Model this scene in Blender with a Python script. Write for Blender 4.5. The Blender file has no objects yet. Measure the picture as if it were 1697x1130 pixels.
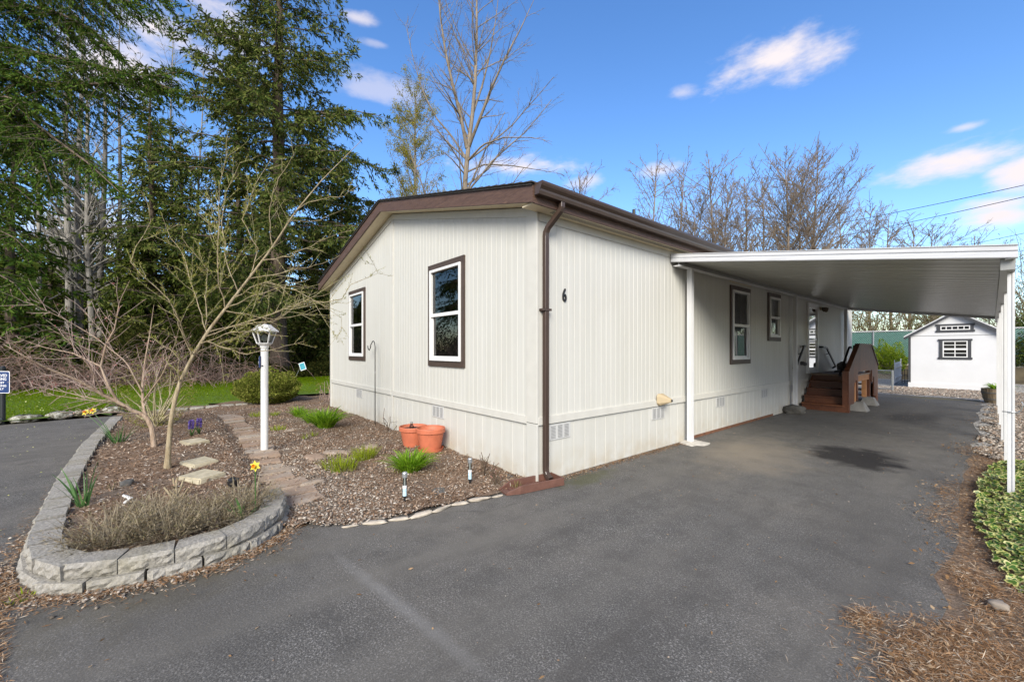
import bpy, bmesh, math, random
import numpy as np
from mathutils import Vector, Matrix
rad = math.radians
scn = bpy.context.scene
COL = scn.collection

# ---------------------------------------------------------------- camera, sky, sun, exposure
CAM = np.array([3.28, -3.071, 1.469]); YAW = rad(50.42); FPX = 673.17; CX = 848.5; CY = 579.64
RT = np.array([math.cos(YAW), math.sin(YAW), 0]); FW = np.array([-math.sin(YAW), math.cos(YAW), 0]); UP = np.array([0, 0, 1.0])
cd = bpy.data.cameras.new('camera'); cam = bpy.data.objects.new('camera', cd); COL.objects.link(cam)
cam.location = CAM; cam.rotation_euler = (rad(90), 0, YAW)
cd.sensor_width = 36; cd.lens = 36*FPX/1697; cd.clip_end = 2000; cd.clip_start = 0.05
cd.shift_y = (CY-565)/1697
scn.camera = cam
scn.render.resolution_x = 1024; scn.render.resolution_y = 681
vs = scn.view_settings
vs.view_transform = 'Standard'; vs.look = 'None'; vs.gamma = 1; vs.use_curve_mapping = False; vs.exposure = 2.05
cy = scn.cycles; cy.max_bounces = 5; cy.diffuse_bounces = 4; cy.glossy_bounces = 3; cy.transmission_bounces = 3; cy.transparent_max_bounces = 8; cy.caustics_reflective = False; cy.caustics_refractive = False
SUN_EL = rad(31); SUN_AZ = rad(136)   # azimuth clockwise from +Y: the sun stands behind and to the right of the camera
sd = bpy.data.lights.new('sun', 'SUN'); sd.energy = 1.5; sd.angle = rad(30); sd.color = (1, .94, .83)
sun = bpy.data.objects.new('sun', sd); COL.objects.link(sun)
sdir = Vector((math.sin(SUN_AZ)*math.cos(SUN_EL), math.cos(SUN_AZ)*math.cos(SUN_EL), math.sin(SUN_EL)))
sun.rotation_euler = sdir.to_track_quat('Z', 'Y').to_euler(); sun.location = (10, -10, 20)

def at(px, py, d):                     # a point seen at photograph pixel (px, py), d metres in front of the camera
    return CAM + d*((px-CX)/FPX*RT + FW - (py-CY)/FPX*UP)

W = bpy.data.worlds.new('World'); scn.world = W; W.use_nodes = True; W.cycles.sampling_method = 'MANUAL'; W.cycles.sample_map_resolution = 512
nt = W.node_tree; N = nt.nodes; L = nt.links
bg = N['Background']; bg.inputs[1].default_value = 0.066
sky = N.new('ShaderNodeTexSky'); sky.sky_type = 'NISHITA'; sky.sun_disc = False
sky.sun_elevation = SUN_EL; sky.sun_rotation = SUN_AZ; sky.ozone_density = 2.2; sky.air_density = 1.0; sky.dust_density = 0.0
tc = N.new('ShaderNodeTexCoord')
def wm(op, a, b=None, c=None, clamp=False):
    n = N.new('ShaderNodeMath'); n.operation = op; n.use_clamp = clamp
    for i, v in enumerate((a, b, c)):
        if v is None: continue
        if isinstance(v, (int, float)): n.inputs[i].default_value = v
        else: L.new(v, n.inputs[i])
    return n.outputs[0]
def wdot(vec):
    n = N.new('ShaderNodeVectorMath'); n.operation = 'DOT_PRODUCT'; L.new(tc.outputs['Generated'], n.inputs[0]); n.inputs[1].default_value = vec
    return n.outputs['Value']
nz = N.new('ShaderNodeTexNoise'); nz.inputs['Scale'].default_value = 6; nz.inputs['Detail'].default_value = 10; nz.inputs['Roughness'].default_value = .6
mp0 = N.new('ShaderNodeMapping'); mp0.inputs['Scale'].default_value = (1, 1, 2.4); L.new(tc.outputs['Generated'], mp0.inputs[0]); L.new(mp0.outputs[0], nz.inputs['Vector'])
nz2 = N.new('ShaderNodeTexNoise'); nz2.inputs['Scale'].default_value = 3.2; nz2.inputs['Detail'].default_value = 6
L.new(tc.outputs['Generated'], nz2.inputs['Vector'])
pert = wm('MULTIPLY', wm('SUBTRACT', nz.outputs['Fac'], .46), 2.7)
acc = None
# clouds: direction (as seen at px, py), half width, half height
for (px, py, rx, ry, amp) in [(1275,105,118,40,1),(1310,95,60,38,.6),(1575,266,135,34,1),(1690,290,70,34,1),(1650,356,95,30,1),(868,280,100,22,1),(975,303,50,14,.7),(1095,284,55,16,.8),
                              (255,40,95,40,1),(590,30,40,12,.7),(400,80,110,60,1),(180,110,130,60,.9),(640,150,80,20,.45),(1600,211,42,9,.6),(1133,153,30,12,.5),(150,380,120,60,.8),(620,72,30,7,.35)]:
    c = Vector(at(px, py, 1)-CAM); k = c.length; c.normalize()
    u = Vector((c.y, -c.x, 0)).normalized(); v = u.cross(c).normalized()
    cosx = abs(u.dot(Vector(RT)))
    ru = 1.22*rx/FPX/k*cosx; rv = 1.25*ry/FPX/k
    a = wm('MULTIPLY', wdot(u), 1/ru); b0 = wm('MULTIPLY', wdot(v), 1/rv)
    r2 = wm('ADD', wm('MULTIPLY', a, a), wm('MULTIPLY', b0, b0))
    front = wm('GREATER_THAN', wdot(c), 0)
    m = wm('SUBTRACT', 1.0, wm('ADD', wm('SQRT', r2), pert))
    m = wm('MULTIPLY', m, 1.25, clamp=True); m = wm('MULTIPLY', wm('MULTIPLY', m, m), wm('SUBTRACT', 3.0, wm('MULTIPLY', m, 2.0)))
    m = wm('MULTIPLY', m, wm('MULTIPLY', front, amp))
    acc = m if acc is None else wm('MAXIMUM', acc, m)
# denser cloud added out of view behind the camera, for neutral fill light
zc = wdot((0, 0, 1))
gen = wm('MULTIPLY', wm('SUBTRACT', nz2.outputs['Fac'], .37), 4, clamp=True)
back = wm('MULTIPLY', wm('SUBTRACT', .25, wdot(tuple(FW))), 3, clamp=True)
gen = wm('MULTIPLY', gen, back)
acc = wm('MAXIMUM', acc, gen)
acc = wm('MULTIPLY', acc, wm('MULTIPLY', wm('ADD', zc, .02), 30, clamp=True))
hs = N.new('ShaderNodeHueSaturation'); hs.inputs['Saturation'].default_value = 1.22; hs.inputs['Value'].default_value = 1.0; hs.inputs['Hue'].default_value = .507
L.new(sky.outputs[0], hs.inputs['Color'])
mx = N.new('ShaderNodeMix'); mx.data_type = 'RGBA'
L.new(acc, mx.inputs['Factor']); L.new(hs.outputs[0], mx.inputs['A']); mx.inputs['B'].default_value = (3.7, 3.4, 3.5, 1)
L.new(mx.outputs['Result'], bg.inputs[0])

# ---------------------------------------------------------------- helpers
WLOC = {}
class MB:
    def __init__(s): s.v = []; s.f = []; s.mi = []; s.m = 0
    def add(s, vs, fs):
        o = len(s.v); s.v += [tuple(p) for p in vs]; s.f += [tuple(i+o for i in f) for f in fs]; s.mi += [s.m]*len(fs); return s
    def box(s, x0, x1, y0, y1, z0, z1):
        return s.add([(x0,y0,z0),(x1,y0,z0),(x1,y1,z0),(x0,y1,z0),(x0,y0,z1),(x1,y0,z1),(x1,y1,z1),(x0,y1,z1)],
                     [(0,3,2,1),(4,5,6,7),(0,1,5,4),(1,2,6,5),(2,3,7,6),(3,0,4,7)])
    def bar(s, a, b, w, h, up=(0,0,1)):           # a square bar from a to b
        a = Vector(a); b = Vector(b); d = (b-a).normalized(); up = Vector(up)
        sx = d.cross(up)
        if sx.length < 1e-3: sx = d.cross(Vector((1,0,0)))
        sx.normalize(); sy = sx.cross(d)
        q = [sx*w/2*i+sy*h/2*j for i, j in ((-1,-1),(1,-1),(1,1),(-1,1))]
        return s.add([a+p for p in q]+[b+p for p in q], [(0,3,2,1),(4,5,6,7),(0,1,5,4),(1,2,6,5),(2,3,7,6),(3,0,4,7)])
    def tube(s, pts, r, n=8, caps=True):
        pts = [Vector(p) for p in pts]; k = len(pts)
        if not hasattr(r, '__len__'): r = [r]*k
        up = Vector((0.12,0.2,1)).normalized(); vs = []; fs = []; px = None
        for i, p in enumerate(pts):
            d = (pts[min(i+1,k-1)]-pts[max(i-1,0)]).normalized()
            if px is None: px = d.orthogonal()
            px = (px-d*px.dot(d)).normalized(); py = d.cross(px)
            for j in range(n):
                a = 2*math.pi*(j+.5)/n; vs.append(p+(px*math.cos(a)+py*math.sin(a))*r[i])
        for i in range(k-1):
            for j in range(n):
                a = i*n+j; b = i*n+(j+1)%n; fs.append((a, b, b+n, a+n))
        if caps: fs += [tuple(range(n))[::-1], tuple(range((k-1)*n, k*n))]
        return s.add(vs, fs)
    def lathe(s, prof, c=(0,0,0), n=24, rot=0, close=True):
        vs = []; fs = []; k = len(prof)
        for r, z in prof:
            for j in range(n):
                a = 2*math.pi*j/n+rot; vs.append((c[0]+r*math.cos(a), c[1]+r*math.sin(a), c[2]+z))
        for i in range(k-1):
            for j in range(n):
                a = i*n+j; b = i*n+(j+1)%n; fs.append((a, b, b+n, a+n))
        if close: fs += [tuple(range(n))[::-1], tuple(range((k-1)*n, k*n))]
        return s.add(vs, fs)
    def prism(s, poly, f0, f1):                   # poly of 2-d points; f0/f1 map a 2-d point to its two 3-d ends
        n = len(poly); vs = [f0(p) for p in poly]+[f1(p) for p in poly]
        return s.add(vs, [tuple(range(n))[::-1], tuple(range(n, 2*n))]+[(i, (i+1)%n, (i+1)%n+n, i+n) for i in range(n)])
    def build(s, name, mat, parent=None, smooth=False, bevel=0, recalc=True):
        return mesh_obj(name, s.v, s.f, mat, parent, smooth, bevel, recalc, s.mi)

def link(name, me, org, parent):
    o = bpy.data.objects.new(name, me); COL.objects.link(o)
    pw = Vector((0,0,0))
    if parent is not None: o.parent = parent; pw = WLOC[parent.name]
    o.location = Vector(org)-pw; WLOC[o.name] = Vector(org)
    return o

def mesh_obj(name, v, f, mat, parent=None, smooth=False, bevel=0, recalc=True, mi=None):
    A = np.array(v, float); lo = A.min(0); hi = A.max(0); org = np.array([(lo[0]+hi[0])/2, (lo[1]+hi[1])/2, lo[2]])
    me = bpy.data.meshes.new(name); me.from_pydata((A-org).tolist(), [], f)
    if recalc:
        bm = bmesh.new(); bm.from_mesh(me); bmesh.ops.recalc_face_normals(bm, faces=bm.faces); bm.to_mesh(me); bm.free()
    mats = mat if isinstance(mat, (list, tuple)) else [mat]
    for m in mats: me.materials.append(m)
    if mi is not None and len(mats) > 1: me.polygons.foreach_set('material_index', mi)
    if smooth: me.polygons.foreach_set('use_smooth', [True]*len(me.polygons))
    me.update()
    o = link(name, me, org, parent)
    if bevel:
        b = o.modifiers.new('bevel', 'BEVEL'); b.width = bevel; b.segments = 2; b.limit_method = 'ANGLE'; b.angle_limit = rad(40)
    return o

def np_obj(name, V, Fs, mat, parent=None, mis=None, smooth=False):
    """a big mesh from numpy: V (n,3) and a list of face index arrays"""
    V = np.asarray(V, np.float32); lo = V.min(0); hi = V.max(0); org = np.array([(lo[0]+hi[0])/2, (lo[1]+hi[1])/2, lo[2]], np.float32)
    me = bpy.data.meshes.new(name); me.vertices.add(len(V)); me.vertices.foreach_set('co', (V-org).ravel())
    Fs = [np.asarray(F, np.int32) for F in Fs if len(F)]
    tot = np.concatenate([np.full(len(F), F.shape[1], np.int32) for F in Fs]); idx = np.concatenate([F.ravel() for F in Fs])
    me.loops.add(len(idx)); me.loops.foreach_set('vertex_index', idx)
    me.polygons.add(len(tot)); st = np.zeros(len(tot), np.int32); st[1:] = np.cumsum(tot)[:-1]
    me.polygons.foreach_set('loop_start', st); me.polygons.foreach_set('loop_total', tot)
    mats = mat if isinstance(mat, (list, tuple)) else [mat]
    for m in mats: me.materials.append(m)
    if mis is not None: me.polygons.foreach_set('material_index', np.concatenate([np.full(len(F), i, np.int32) for F, i in zip(Fs, mis)]))
    if smooth: me.polygons.foreach_set('use_smooth', np.ones(len(tot), bool))
    me.update(calc_edges=True); me.validate()
    return link(name, me, [float(q) for q in org], parent)

def thing(name, label, cat, loc=(0,0,0), group=None):
    o = bpy.data.objects.new(name, None); COL.objects.link(o); o.location = loc; o.empty_display_size = .1
    WLOC[o.name] = Vector(loc); return tag(o, label, cat, group)
def tag(o, label=None, cat=None, group=None, kind=None):
    if label: o['label'] = label
    if cat: o['category'] = cat
    if group: o['group'] = group
    if kind: o['kind'] = kind
    return o
def place(src, name, loc, rz=0, parent=None, scale=(1,1,1)):   # another object on the same mesh; loc is a world point
    o = src.copy(); o.name = name; COL.objects.link(o); pw = Vector((0,0,0))
    if parent is not None: pw = WLOC[parent.name]
    o.parent = parent; o.location = Vector(loc)-pw; o.rotation_euler = (0,0,rz); o.scale = scale; WLOC[o.name] = Vector(loc); return o
def dup(root, loc, rz, s=1, label=None):
    r = root.copy(); COL.objects.link(r); r.location = loc; r.rotation_euler = (0,0,rz); r.scale = (s,)*3 if not hasattr(s,'__len__') else s
    if label: r['label'] = label
    for ch in list(root.children):
        c = ch.copy(); COL.objects.link(c); c.parent = r
        for g in ch.children: e = g.copy(); COL.objects.link(e); e.parent = c
    return r

# ---------------------------------------------------------------- materials
class Mat:
    def __init__(s, name, rough=.6, metal=0, spec=.5):
        s.m = bpy.data.materials.new(name); s.m.use_nodes = True; s.t = s.m.node_tree; s.n = s.t.nodes; s.l = s.t.links
        s.b = s.n['Principled BSDF']; s.b.inputs['Roughness'].default_value = rough; s.b.inputs['Metallic'].default_value = metal
        s.b.inputs['Specular IOR Level'].default_value = spec; s.co = s.n.new('ShaderNodeTexCoord')
    def vec(s, kind='Object', scale=(1,1,1), wpos=False):
        m = s.n.new('ShaderNodeMapping'); m.inputs['Scale'].default_value = scale
        if wpos: g = s.n.new('ShaderNodeNewGeometry'); s.l.new(g.outputs['Position'], m.inputs[0])
        else: s.l.new(s.co.outputs[kind], m.inputs[0])
        return m.outputs[0]
    def noise(s, v, scale, detail=4, rough=.55, dist=0):
        n = s.n.new('ShaderNodeTexNoise'); n.inputs['Scale'].default_value = scale; n.inputs['Detail'].default_value = detail
        n.inputs['Roughness'].default_value = rough; n.inputs['Distortion'].default_value = dist; s.l.new(v, n.inputs['Vector']); return n.outputs['Fac']
    def voro(s, v, scale, out='Distance', feat='F1'):
        n = s.n.new('ShaderNodeTexVoronoi'); n.inputs['Scale'].default_value = scale; n.feature = feat; s.l.new(v, n.inputs['Vector']); return n.outputs[out]
    def ramp(s, fac, stops, interp='LINEAR'):
        n = s.n.new('ShaderNodeValToRGB'); n.color_ramp.interpolation = interp; e = n.color_ramp.elements
        while len(e) < len(stops): e.new(.5)
        for q, (p, c) in zip(e, stops): q.position = p; q.color = (*c, 1) if hasattr(c, '__len__') else (c, c, c, 1)
        s.l.new(fac, n.inputs[0]); return n.outputs[0]
    def mix(s, fac, a, b, mode='MIX'):
        n = s.n.new('ShaderNodeMix'); n.data_type = 'RGBA'; n.blend_type = mode
        for k, x in (('Factor', fac), ('A', a), ('B', b)):
            if isinstance(x, (int, float)): n.inputs[k].default_value = x
            elif isinstance(x, tuple): n.inputs[k].default_value = (*x, 1)
            else: s.l.new(x, n.inputs[k])
        return n.outputs['Result']
    def math(s, op, a, b=None, clamp=False):
        n = s.n.new('ShaderNodeMath'); n.operation = op; n.use_clamp = clamp
        for i, x in enumerate((a, b)):
            if x is None: continue
            if isinstance(x, (int, float)): n.inputs[i].default_value = x
            else: s.l.new(x, n.inputs[i])
        return n.outputs[0]
    def island(s):
        g = s.n.new('ShaderNodeNewGeometry'); return g.outputs['Random Per Island']
    def orand(s):
        g = s.n.new('ShaderNodeObjectInfo'); return g.outputs['Random']
    def color(s, c):
        if isinstance(c, tuple): s.b.inputs['Base Color'].default_value = (*c, 1)
        else: s.l.new(c, s.b.inputs['Base Color'])
        return s
    def rough(s, r): s.l.new(r, s.b.inputs['Roughness']); return s
    def bump(s, h, st=.3, d=.01):
        n = s.n.new('ShaderNodeBump'); n.inputs['Strength'].default_value = st; n.inputs['Distance'].default_value = d
        s.l.new(h, n.inputs['Height']); s.l.new(n.outputs[0], s.b.inputs['Normal']); return s
    def translucent(s, col, fac=.35):
        tr = s.n.new('ShaderNodeBsdfTranslucent'); mx = s.n.new('ShaderNodeMixShader'); mx.inputs[0].default_value = fac
        if isinstance(col, tuple): tr.inputs[0].default_value = (*col, 1)
        else: s.l.new(col, tr.inputs[0])
        s.l.new(s.b.outputs[0], mx.inputs[1]); s.l.new(tr.outputs[0], mx.inputs[2]); s.l.new(mx.outputs[0], s.n['Material Output'].inputs[0]); return s

MT = {}
def simple(name, col, rough=.6, metal=0, var=.12, sc=6, bump=0, bsc=60, stretch=(1,1,1)):
    m = Mat(name, rough, metal); v = m.vec(wpos=True, scale=stretch)
    n = m.noise(v, sc, 5); a = tuple(c*(1-var) for c in col); b = tuple(min(1, c*(1+var)) for c in col)
    m.color(m.ramp(n, [(.3, a), (.7, b)]))
    if bump: m.bump(m.noise(v, bsc, 4), bump, .004)
    MT[name] = m.m; return m
def leafmat(name, cols, tr=.35, rough=.55):
    m = Mat(name, rough, spec=.25); k = len(cols)
    c = m.ramp(m.island(), [((i+.5)/k, q) for i, q in enumerate(cols)])
    if rough < .5: m.color(c).translucent(c, tr)
    else:
        d = m.n.new('ShaderNodeBsdfDiffuse'); m.l.new(c, d.inputs[0]); t = m.n.new('ShaderNodeBsdfTranslucent'); m.l.new(c, t.inputs[0]); x = m.n.new('ShaderNodeMixShader'); x.inputs[0].default_value = tr
        m.l.new(d.outputs[0], x.inputs[1]); m.l.new(t.outputs[0], x.inputs[2]); m.l.new(x.outputs[0] if tr > .05 else d.outputs[0], m.n['Material Output'].inputs[0]); m.n.remove(m.b)
    MT[name] = m.m; return m
# siding: cream paint with faint weather streaks and grime near the ground
m = Mat('siding_paint', .5); v = m.vec(wpos=True, scale=(9, 9, .35)); st = m.noise(v, 1.0, 5, .6)
v2 = m.vec(wpos=True); bl = m.noise(v2, 1.3, 4)
c = m.ramp(st, [(.3, (.50, .495, .452)), (.65, (.54, .535, .497))]); c = m.mix(m.ramp(bl, [(.45, 0.0), (.8, .22)]), c, (.47, .45, .385))
sp = m.n.new('ShaderNodeSeparateXYZ'); g = m.n.new('ShaderNodeNewGeometry'); m.l.new(g.outputs['Position'], sp.inputs[0])
low = m.math('MULTIPLY', m.math('SUBTRACT', .34, sp.outputs['Z']), 2.4, True); low = m.math('MULTIPLY', low, m.ramp(m.noise(v2, 5, 6), [(.35, 0.0), (.65, 1.0)]))
c = m.mix(m.math('MULTIPLY', low, .8), c, (.42, .36, .26)); vg = m.vec(wpos=True, scale=(60, 60, 5))
m.color(c).bump(m.math('ADD', m.noise(vg, 1, 5), m.math('MULTIPLY', m.noise(v2, 2.2, 2), 3.0)), .25, .004); MT['siding_paint'] = m.m
simple('trim_cream', (.53, .52, .475), .5, var=.05); simple('soffit_cream', (.66, .57, .40), .6, var=.06)
m = Mat('brown_fascia', .55); v = m.vec(wpos=True, scale=(3, 3, 26)); w = m.noise(v, 2.2, 6, .6, 1.2)
m.color(m.ramp(w, [(.3, (.055, .028, .019)), (.6, (.105, .060, .042)), (.75, (.15, .09, .064))])).bump(w, .5, .004); MT['brown_fascia'] = m.m
simple('brown_metal', (.055, .036, .028), .32, var=.1); simple('brown_trim', (.06, .04, .03), .5, var=.15, sc=20)
simple('splash_brown', (.13, .062, .045), .55, var=.2, sc=10); simple('vent_white', (.50, .50, .485), .45, var=.05); simple('vinyl_white', (.70, .70, .69), .35, var=.03); simple('vinyl_grey', (.24, .24, .24), .4, var=.05)
simple('shingle', (.045, .042, .04), .9, var=.4, sc=30, bump=.6); simple('alu_white', (.60, .605, .61), .32, var=.05, sc=3)
m = Mat('pan_alu', .3, 0, .6); v = m.vec(wpos=True, scale=(.5, 9, 1)); n = m.noise(v, 1.2, 5)
m.color(m.ramp(n, [(.3, (.36, .36, .32)), (.7, (.47, .47, .43))])).bump(n, .12, .01); MT['pan_alu'] = m.m
simple('fascia_worn', (.58, .59, .61), .35, var=.10, sc=5, stretch=(.4, 1, 6)); simple('beam_grey', (.30, .31, .30), .4, var=.08)
simple('black_metal', (.012, .012, .013), .45, var=.1); simple('dark_grey', (.05, .05, .055), .5, var=.1); simple('steel_galv', (.42, .44, .45), .35, .7, var=.1)
simple('screen', (.03, .032, .033), .7, var=.05); simple('concrete', (.14, .137, .13), .85, var=.2, sc=8, bump=.4); simple('concrete_pale', (.5, .47, .42), .9, var=.25, sc=14, bump=.5)
simple('room_green', (.28, .36, .27), .8, var=.1); simple('room_dark', (.08, .08, .08), .8); simple('blind', (.6, .6, .58), .5, var=.04)
simple('beige_plastic', (.40, .32, .20), .5, var=.06); simple('terracotta', (.46, .13, .065), .62, var=.12, sc=9); simple('potting', (.035, .026, .02), .95, var=.5, sc=40)
simple('shed_white', (.62, .625, .635), .5, var=.03, sc=2); simple('shed_trim', (.045, .047, .052), .5, var=.1); simple('lamp_white', (.70, .70, .69), .3, var=.02)
simple('sign_blue', (.012, .035, .13), .35, var=.05); simple('letter_white', (.85, .85, .85), .5, var=.02); simple('post_black', (.012, .016, .018), .5, var=.1); simple('sign_teal', (.05, .33, .42), .5, var=.1)
simple('cable', (.03, .03, .03), .6)
m = Mat('deck_wood', .5); v = m.vec(wpos=True, scale=(2.5, 2.5, 2.5)); n = m.noise(v, 3, 6, .6, 1.5); c = m.ramp(n, [(.3, (.075, .024, .010)), (.7, (.165, .058, .023))])
c = m.mix(m.math('MULTIPLY', m.orand(), .8), c, (.055, .018, .009)); m.color(c).bump(n, .3, .004); MT['deck_wood'] = m.m
simple('deck_top', (.24, .17, .12), .7, var=.25, sc=9); simple('raw_wood', (.36, .17, .07), .7, var=.2, sc=12)
m = Mat('glass', .02); gl = m.n.new('ShaderNodeBsdfGlossy'); gl.inputs['Roughness'].default_value = .015; tr = m.n.new('ShaderNodeBsdfTransparent'); tr.inputs[0].default_value = (.72, .76, .74, 1)
fr = m.n.new('ShaderNodeFresnel'); fr.inputs[0].default_value = 1.75; mxs = m.n.new('ShaderNodeMixShader')
m.l.new(fr.outputs[0], mxs.inputs[0]); m.l.new(tr.outputs[0], mxs.inputs[1]); m.l.new(gl.outputs[0], mxs.inputs[2]); m.l.new(mxs.outputs[0], m.n['Material Output'].inputs[0])
m.bump(m.noise(m.vec(wpos=True), 3, 2), .02, .01); m.l.new(m.b.inputs['Normal'].links[0].from_socket, gl.inputs['Normal']); MT['glass'] = m.m
# asphalt
m = Mat('asphalt', .85, spec=.35); v = m.vec(wpos=True); fine = m.noise(v, 105, 4, .8); vor = m.voro(v, 150, 'Color'); spk = m.n.new('ShaderNodeSeparateColor'); m.l.new(vor, spk.inputs[0])
big = m.noise(v, .55, 5, .55, .6); mid = m.noise(v, 4, 6, .65)
c = m.ramp(fine, [(.30, (.022, .021, .019)), (.5, (.088, .084, .078)), (.68, (.25, .24, .22))])
spm = m.ramp(m.noise(v, 1.1, 4), [(.3, .15), (.7, .5)])
c = m.mix(m.math('MULTIPLY', m.ramp(spk.outputs[0], [(.86, 0.0), (.95, 1.0)]), spm), c, (.42, .40, .37))
c = m.mix(m.ramp(big, [(.42, 0.0), (.72, .5)]), c, (.165, .15, .128)); c = m.mix(m.ramp(mid, [(.35, .45), (.55, 0.0)]), c, (.058, .055, .050))
wob = m.n.new('ShaderNodeMix'); wob.data_type = 'VECTOR'; nzc = m.n.new('ShaderNodeTexNoise'); nzc.inputs['Scale'].default_value = 1.6; nzc.inputs['Detail'].default_value = 6; m.l.new(v, nzc.inputs['Vector'])
wob.inputs['Factor'].default_value = .38; m.l.new(v, wob.inputs['A']); m.l.new(nzc.outputs['Color'], wob.inputs['B'])
crk = m.voro(wob.outputs['Result'], .62, 'Distance', 'DISTANCE_TO_EDGE'); crk = m.math('MULTIPLY', m.ramp(crk, [(.0, 1.0), (.008, 0.0)]), m.ramp(m.noise(v, .5, 3), [(.62, 0.0), (.68, .5)]))
c = m.mix(crk, c, (.025, .023, .02))
vt = m.vec(wpos=True, scale=(1.6, .12, 1)); tyre = m.ramp(m.noise(vt, 1.3, 5, .6), [(.48, 0.0), (.70, .55)]); c = m.mix(tyre, c, (.15, .14, .122))
vt2 = m.vec(wpos=True, scale=(1.1, .16, 1)); c = m.mix(m.ramp(m.noise(vt2, 2.1, 5, .6), [(.30, .5), (.46, 0.0)]), c, (.065, .06, .054))
def spot(m, x, y, rx, ry, ph=0, soft=1.3, namp=1.1, nsc=2.2):
    sp = m.n.new('ShaderNodeSeparateXYZ'); m.l.new(m.vec(wpos=True), sp.inputs[0]); ca, sa = math.cos(ph), math.sin(ph)
    dx = m.math('SUBTRACT', sp.outputs['X'], x); dy = m.math('SUBTRACT', sp.outputs['Y'], y)
    a = m.math('ADD', m.math('MULTIPLY', dx, ca/rx), m.math('MULTIPLY', dy, sa/rx)); b = m.math('ADD', m.math('MULTIPLY', dx, -sa/ry), m.math('MULTIPLY', dy, ca/ry))
    r = m.math('SQRT', m.math('ADD', m.math('MULTIPLY', a, a), m.math('MULTIPLY', b, b)))
    nn = m.math('MULTIPLY', m.math('SUBTRACT', m.noise(m.vec(wpos=True), nsc, 6), .5), namp)
    return m.math('MULTIPLY', m.math('SUBTRACT', 1.0, m.math('ADD', r, nn)), soft, True)
c = m.mix(m.math('MULTIPLY', spot(m, 1.7, 10.5, 1.9, 7.0, 0, 1.6, .9, .9), .55), c, (.03, .028, .026))  # broad dark area under the carport: its shade put into the asphalt colour
c = m.mix(m.math('MULTIPLY', spot(m, 2.6, .9, .55, 1.8, .1, 1.3, 1.0, 1.2), .35), c, (.06, .056, .05))
c = m.mix(m.math('MULTIPLY', spot(m, .3, -3.0, 1.0, .55, .1, 1.2, 1.2, 1.5), .35), c, (.06, .056, .05))
c = m.mix(m.math('MULTIPLY', spot(m, 1.98, 4.15, .56, .80, .3, 2.6, 1.3, 3.0), .94), c, (.016, .014, .013))
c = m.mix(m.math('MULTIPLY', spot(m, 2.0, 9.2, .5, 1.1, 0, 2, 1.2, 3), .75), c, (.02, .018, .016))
c = m.mix(m.math('MULTIPLY', spot(m, 1.0, 3.2, .8, 1.5, .2, 1.2, 1.3), .65), c, (.26, .22, .165))
c = m.mix(m.math('MULTIPLY', spot(m, .25, .55, .2, .55, 0, 1.6, 1.8, 7), .5), c, (.07, .075, .02))
c = m.mix(m.math('MULTIPLY', spot(m, 1.05, -2.08, 1.05, .06, .13, 1.2, .9, 7), .4), c, (.24, .235, .225))
c = m.mix(m.math('MULTIPLY', spot(m, 2.1, 14.6, 1.3, .3, 0, 2, 1.2, 3), .8), c, (.10, .085, .03))
c = m.mix(m.math('MULTIPLY', spot(m, -.1, -3.1, .5, 1.0, .1, 1, 1.8, 5), .5), c, (.075, .062, .03))
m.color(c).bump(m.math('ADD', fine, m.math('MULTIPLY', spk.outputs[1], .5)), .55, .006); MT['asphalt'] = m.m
# mulch, soil, forest floor, lawn soil, gravel
m = Mat('mulch', .95, spec=.1); v = m.vec(wpos=True); a = m.noise(v, 45, 6, .7); b = m.noise(v, 1.6, 4)
c = m.ramp(a, [(.28, (.07, .044, .028)), (.5, (.19, .128, .086)), (.72, (.34, .255, .19))]); c = m.mix(m.ramp(b, [(.45, 0.0), (.65, .6)]), c, (.19, .165, .135))
m.color(c).bump(a, .9, .02); MT['mulch'] = m.m
simple('forest_floor', (.07, .055, .03), .95, var=.5, sc=2, bump=.6, bsc=12)
simple('lawn_soil', (.075, .13, .006), .95, var=.3, sc=2.5, bump=.5, bsc=40)
m = Mat('gravel_ground', .9, spec=.2); v = m.vec(wpos=True); vo = m.voro(v, 30, 'Color'); d = m.voro(v, 30); s3 = m.n.new('ShaderNodeSeparateColor'); m.l.new(vo, s3.inputs[0])
m.color(m.ramp(s3.outputs[0], [(.1, (.10, .095, .085)), (.5, (.28, .265, .24)), (.9, (.48, .46, .42))])).bump(d, .9, .03); MT['gravel_ground'] = m.m
m = Mat('pebble', .8, spec=.3); m.color(m.ramp(m.island(), [(.05, (.09, .075, .06)), (.35, (.22, .185, .15)), (.6, (.33, .285, .235)), (.8, (.27, .175, .115)), (.95, (.52, .47, .40))])); MT['pebble'] = m.m
m = Mat('chip', .9, spec=.15); m.color(m.ramp(m.island(), [(.05, (.08, .045, .026)), (.3, (.20, .125, .078)), (.6, (.31, .21, .14)), (.85, (.40, .32, .245)), (.97, (.5, .45, .39))])); MT['chip'] = m.m
m = Mat('needle_litter', .9, spec=.15); m.color(m.ramp(m.island(), [(.05, (.11, .055, .025)), (.35, (.24, .13, .06)), (.65, (.34, .20, .105)), (.85, (.36, .27, .18)), (.97, (.48, .41, .32))])); MT['needle_litter'] = m.m
m = Mat('block_stone', .9, spec=.25); v = m.vec(wpos=True); a = m.noise(v, 50, 6, .7); b = m.noise(v, 3, 5); d = m.noise(v, 12, 5)
c = m.ramp(a, [(.3, (.17, .16, .14)), (.55, (.34, .32, .28)), (.75, (.50, .47, .41))]); c = m.mix(m.ramp(b, [(.5, 0.0), (.7, .5)]), c, (.17, .15, .07))
c = m.mix(m.math('MULTIPLY', m.orand(), .25), c, (.22, .21, .2)); m.color(c).bump(m.math('ADD', a, d), .9, .012); MT['block_stone'] = m.m
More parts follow.
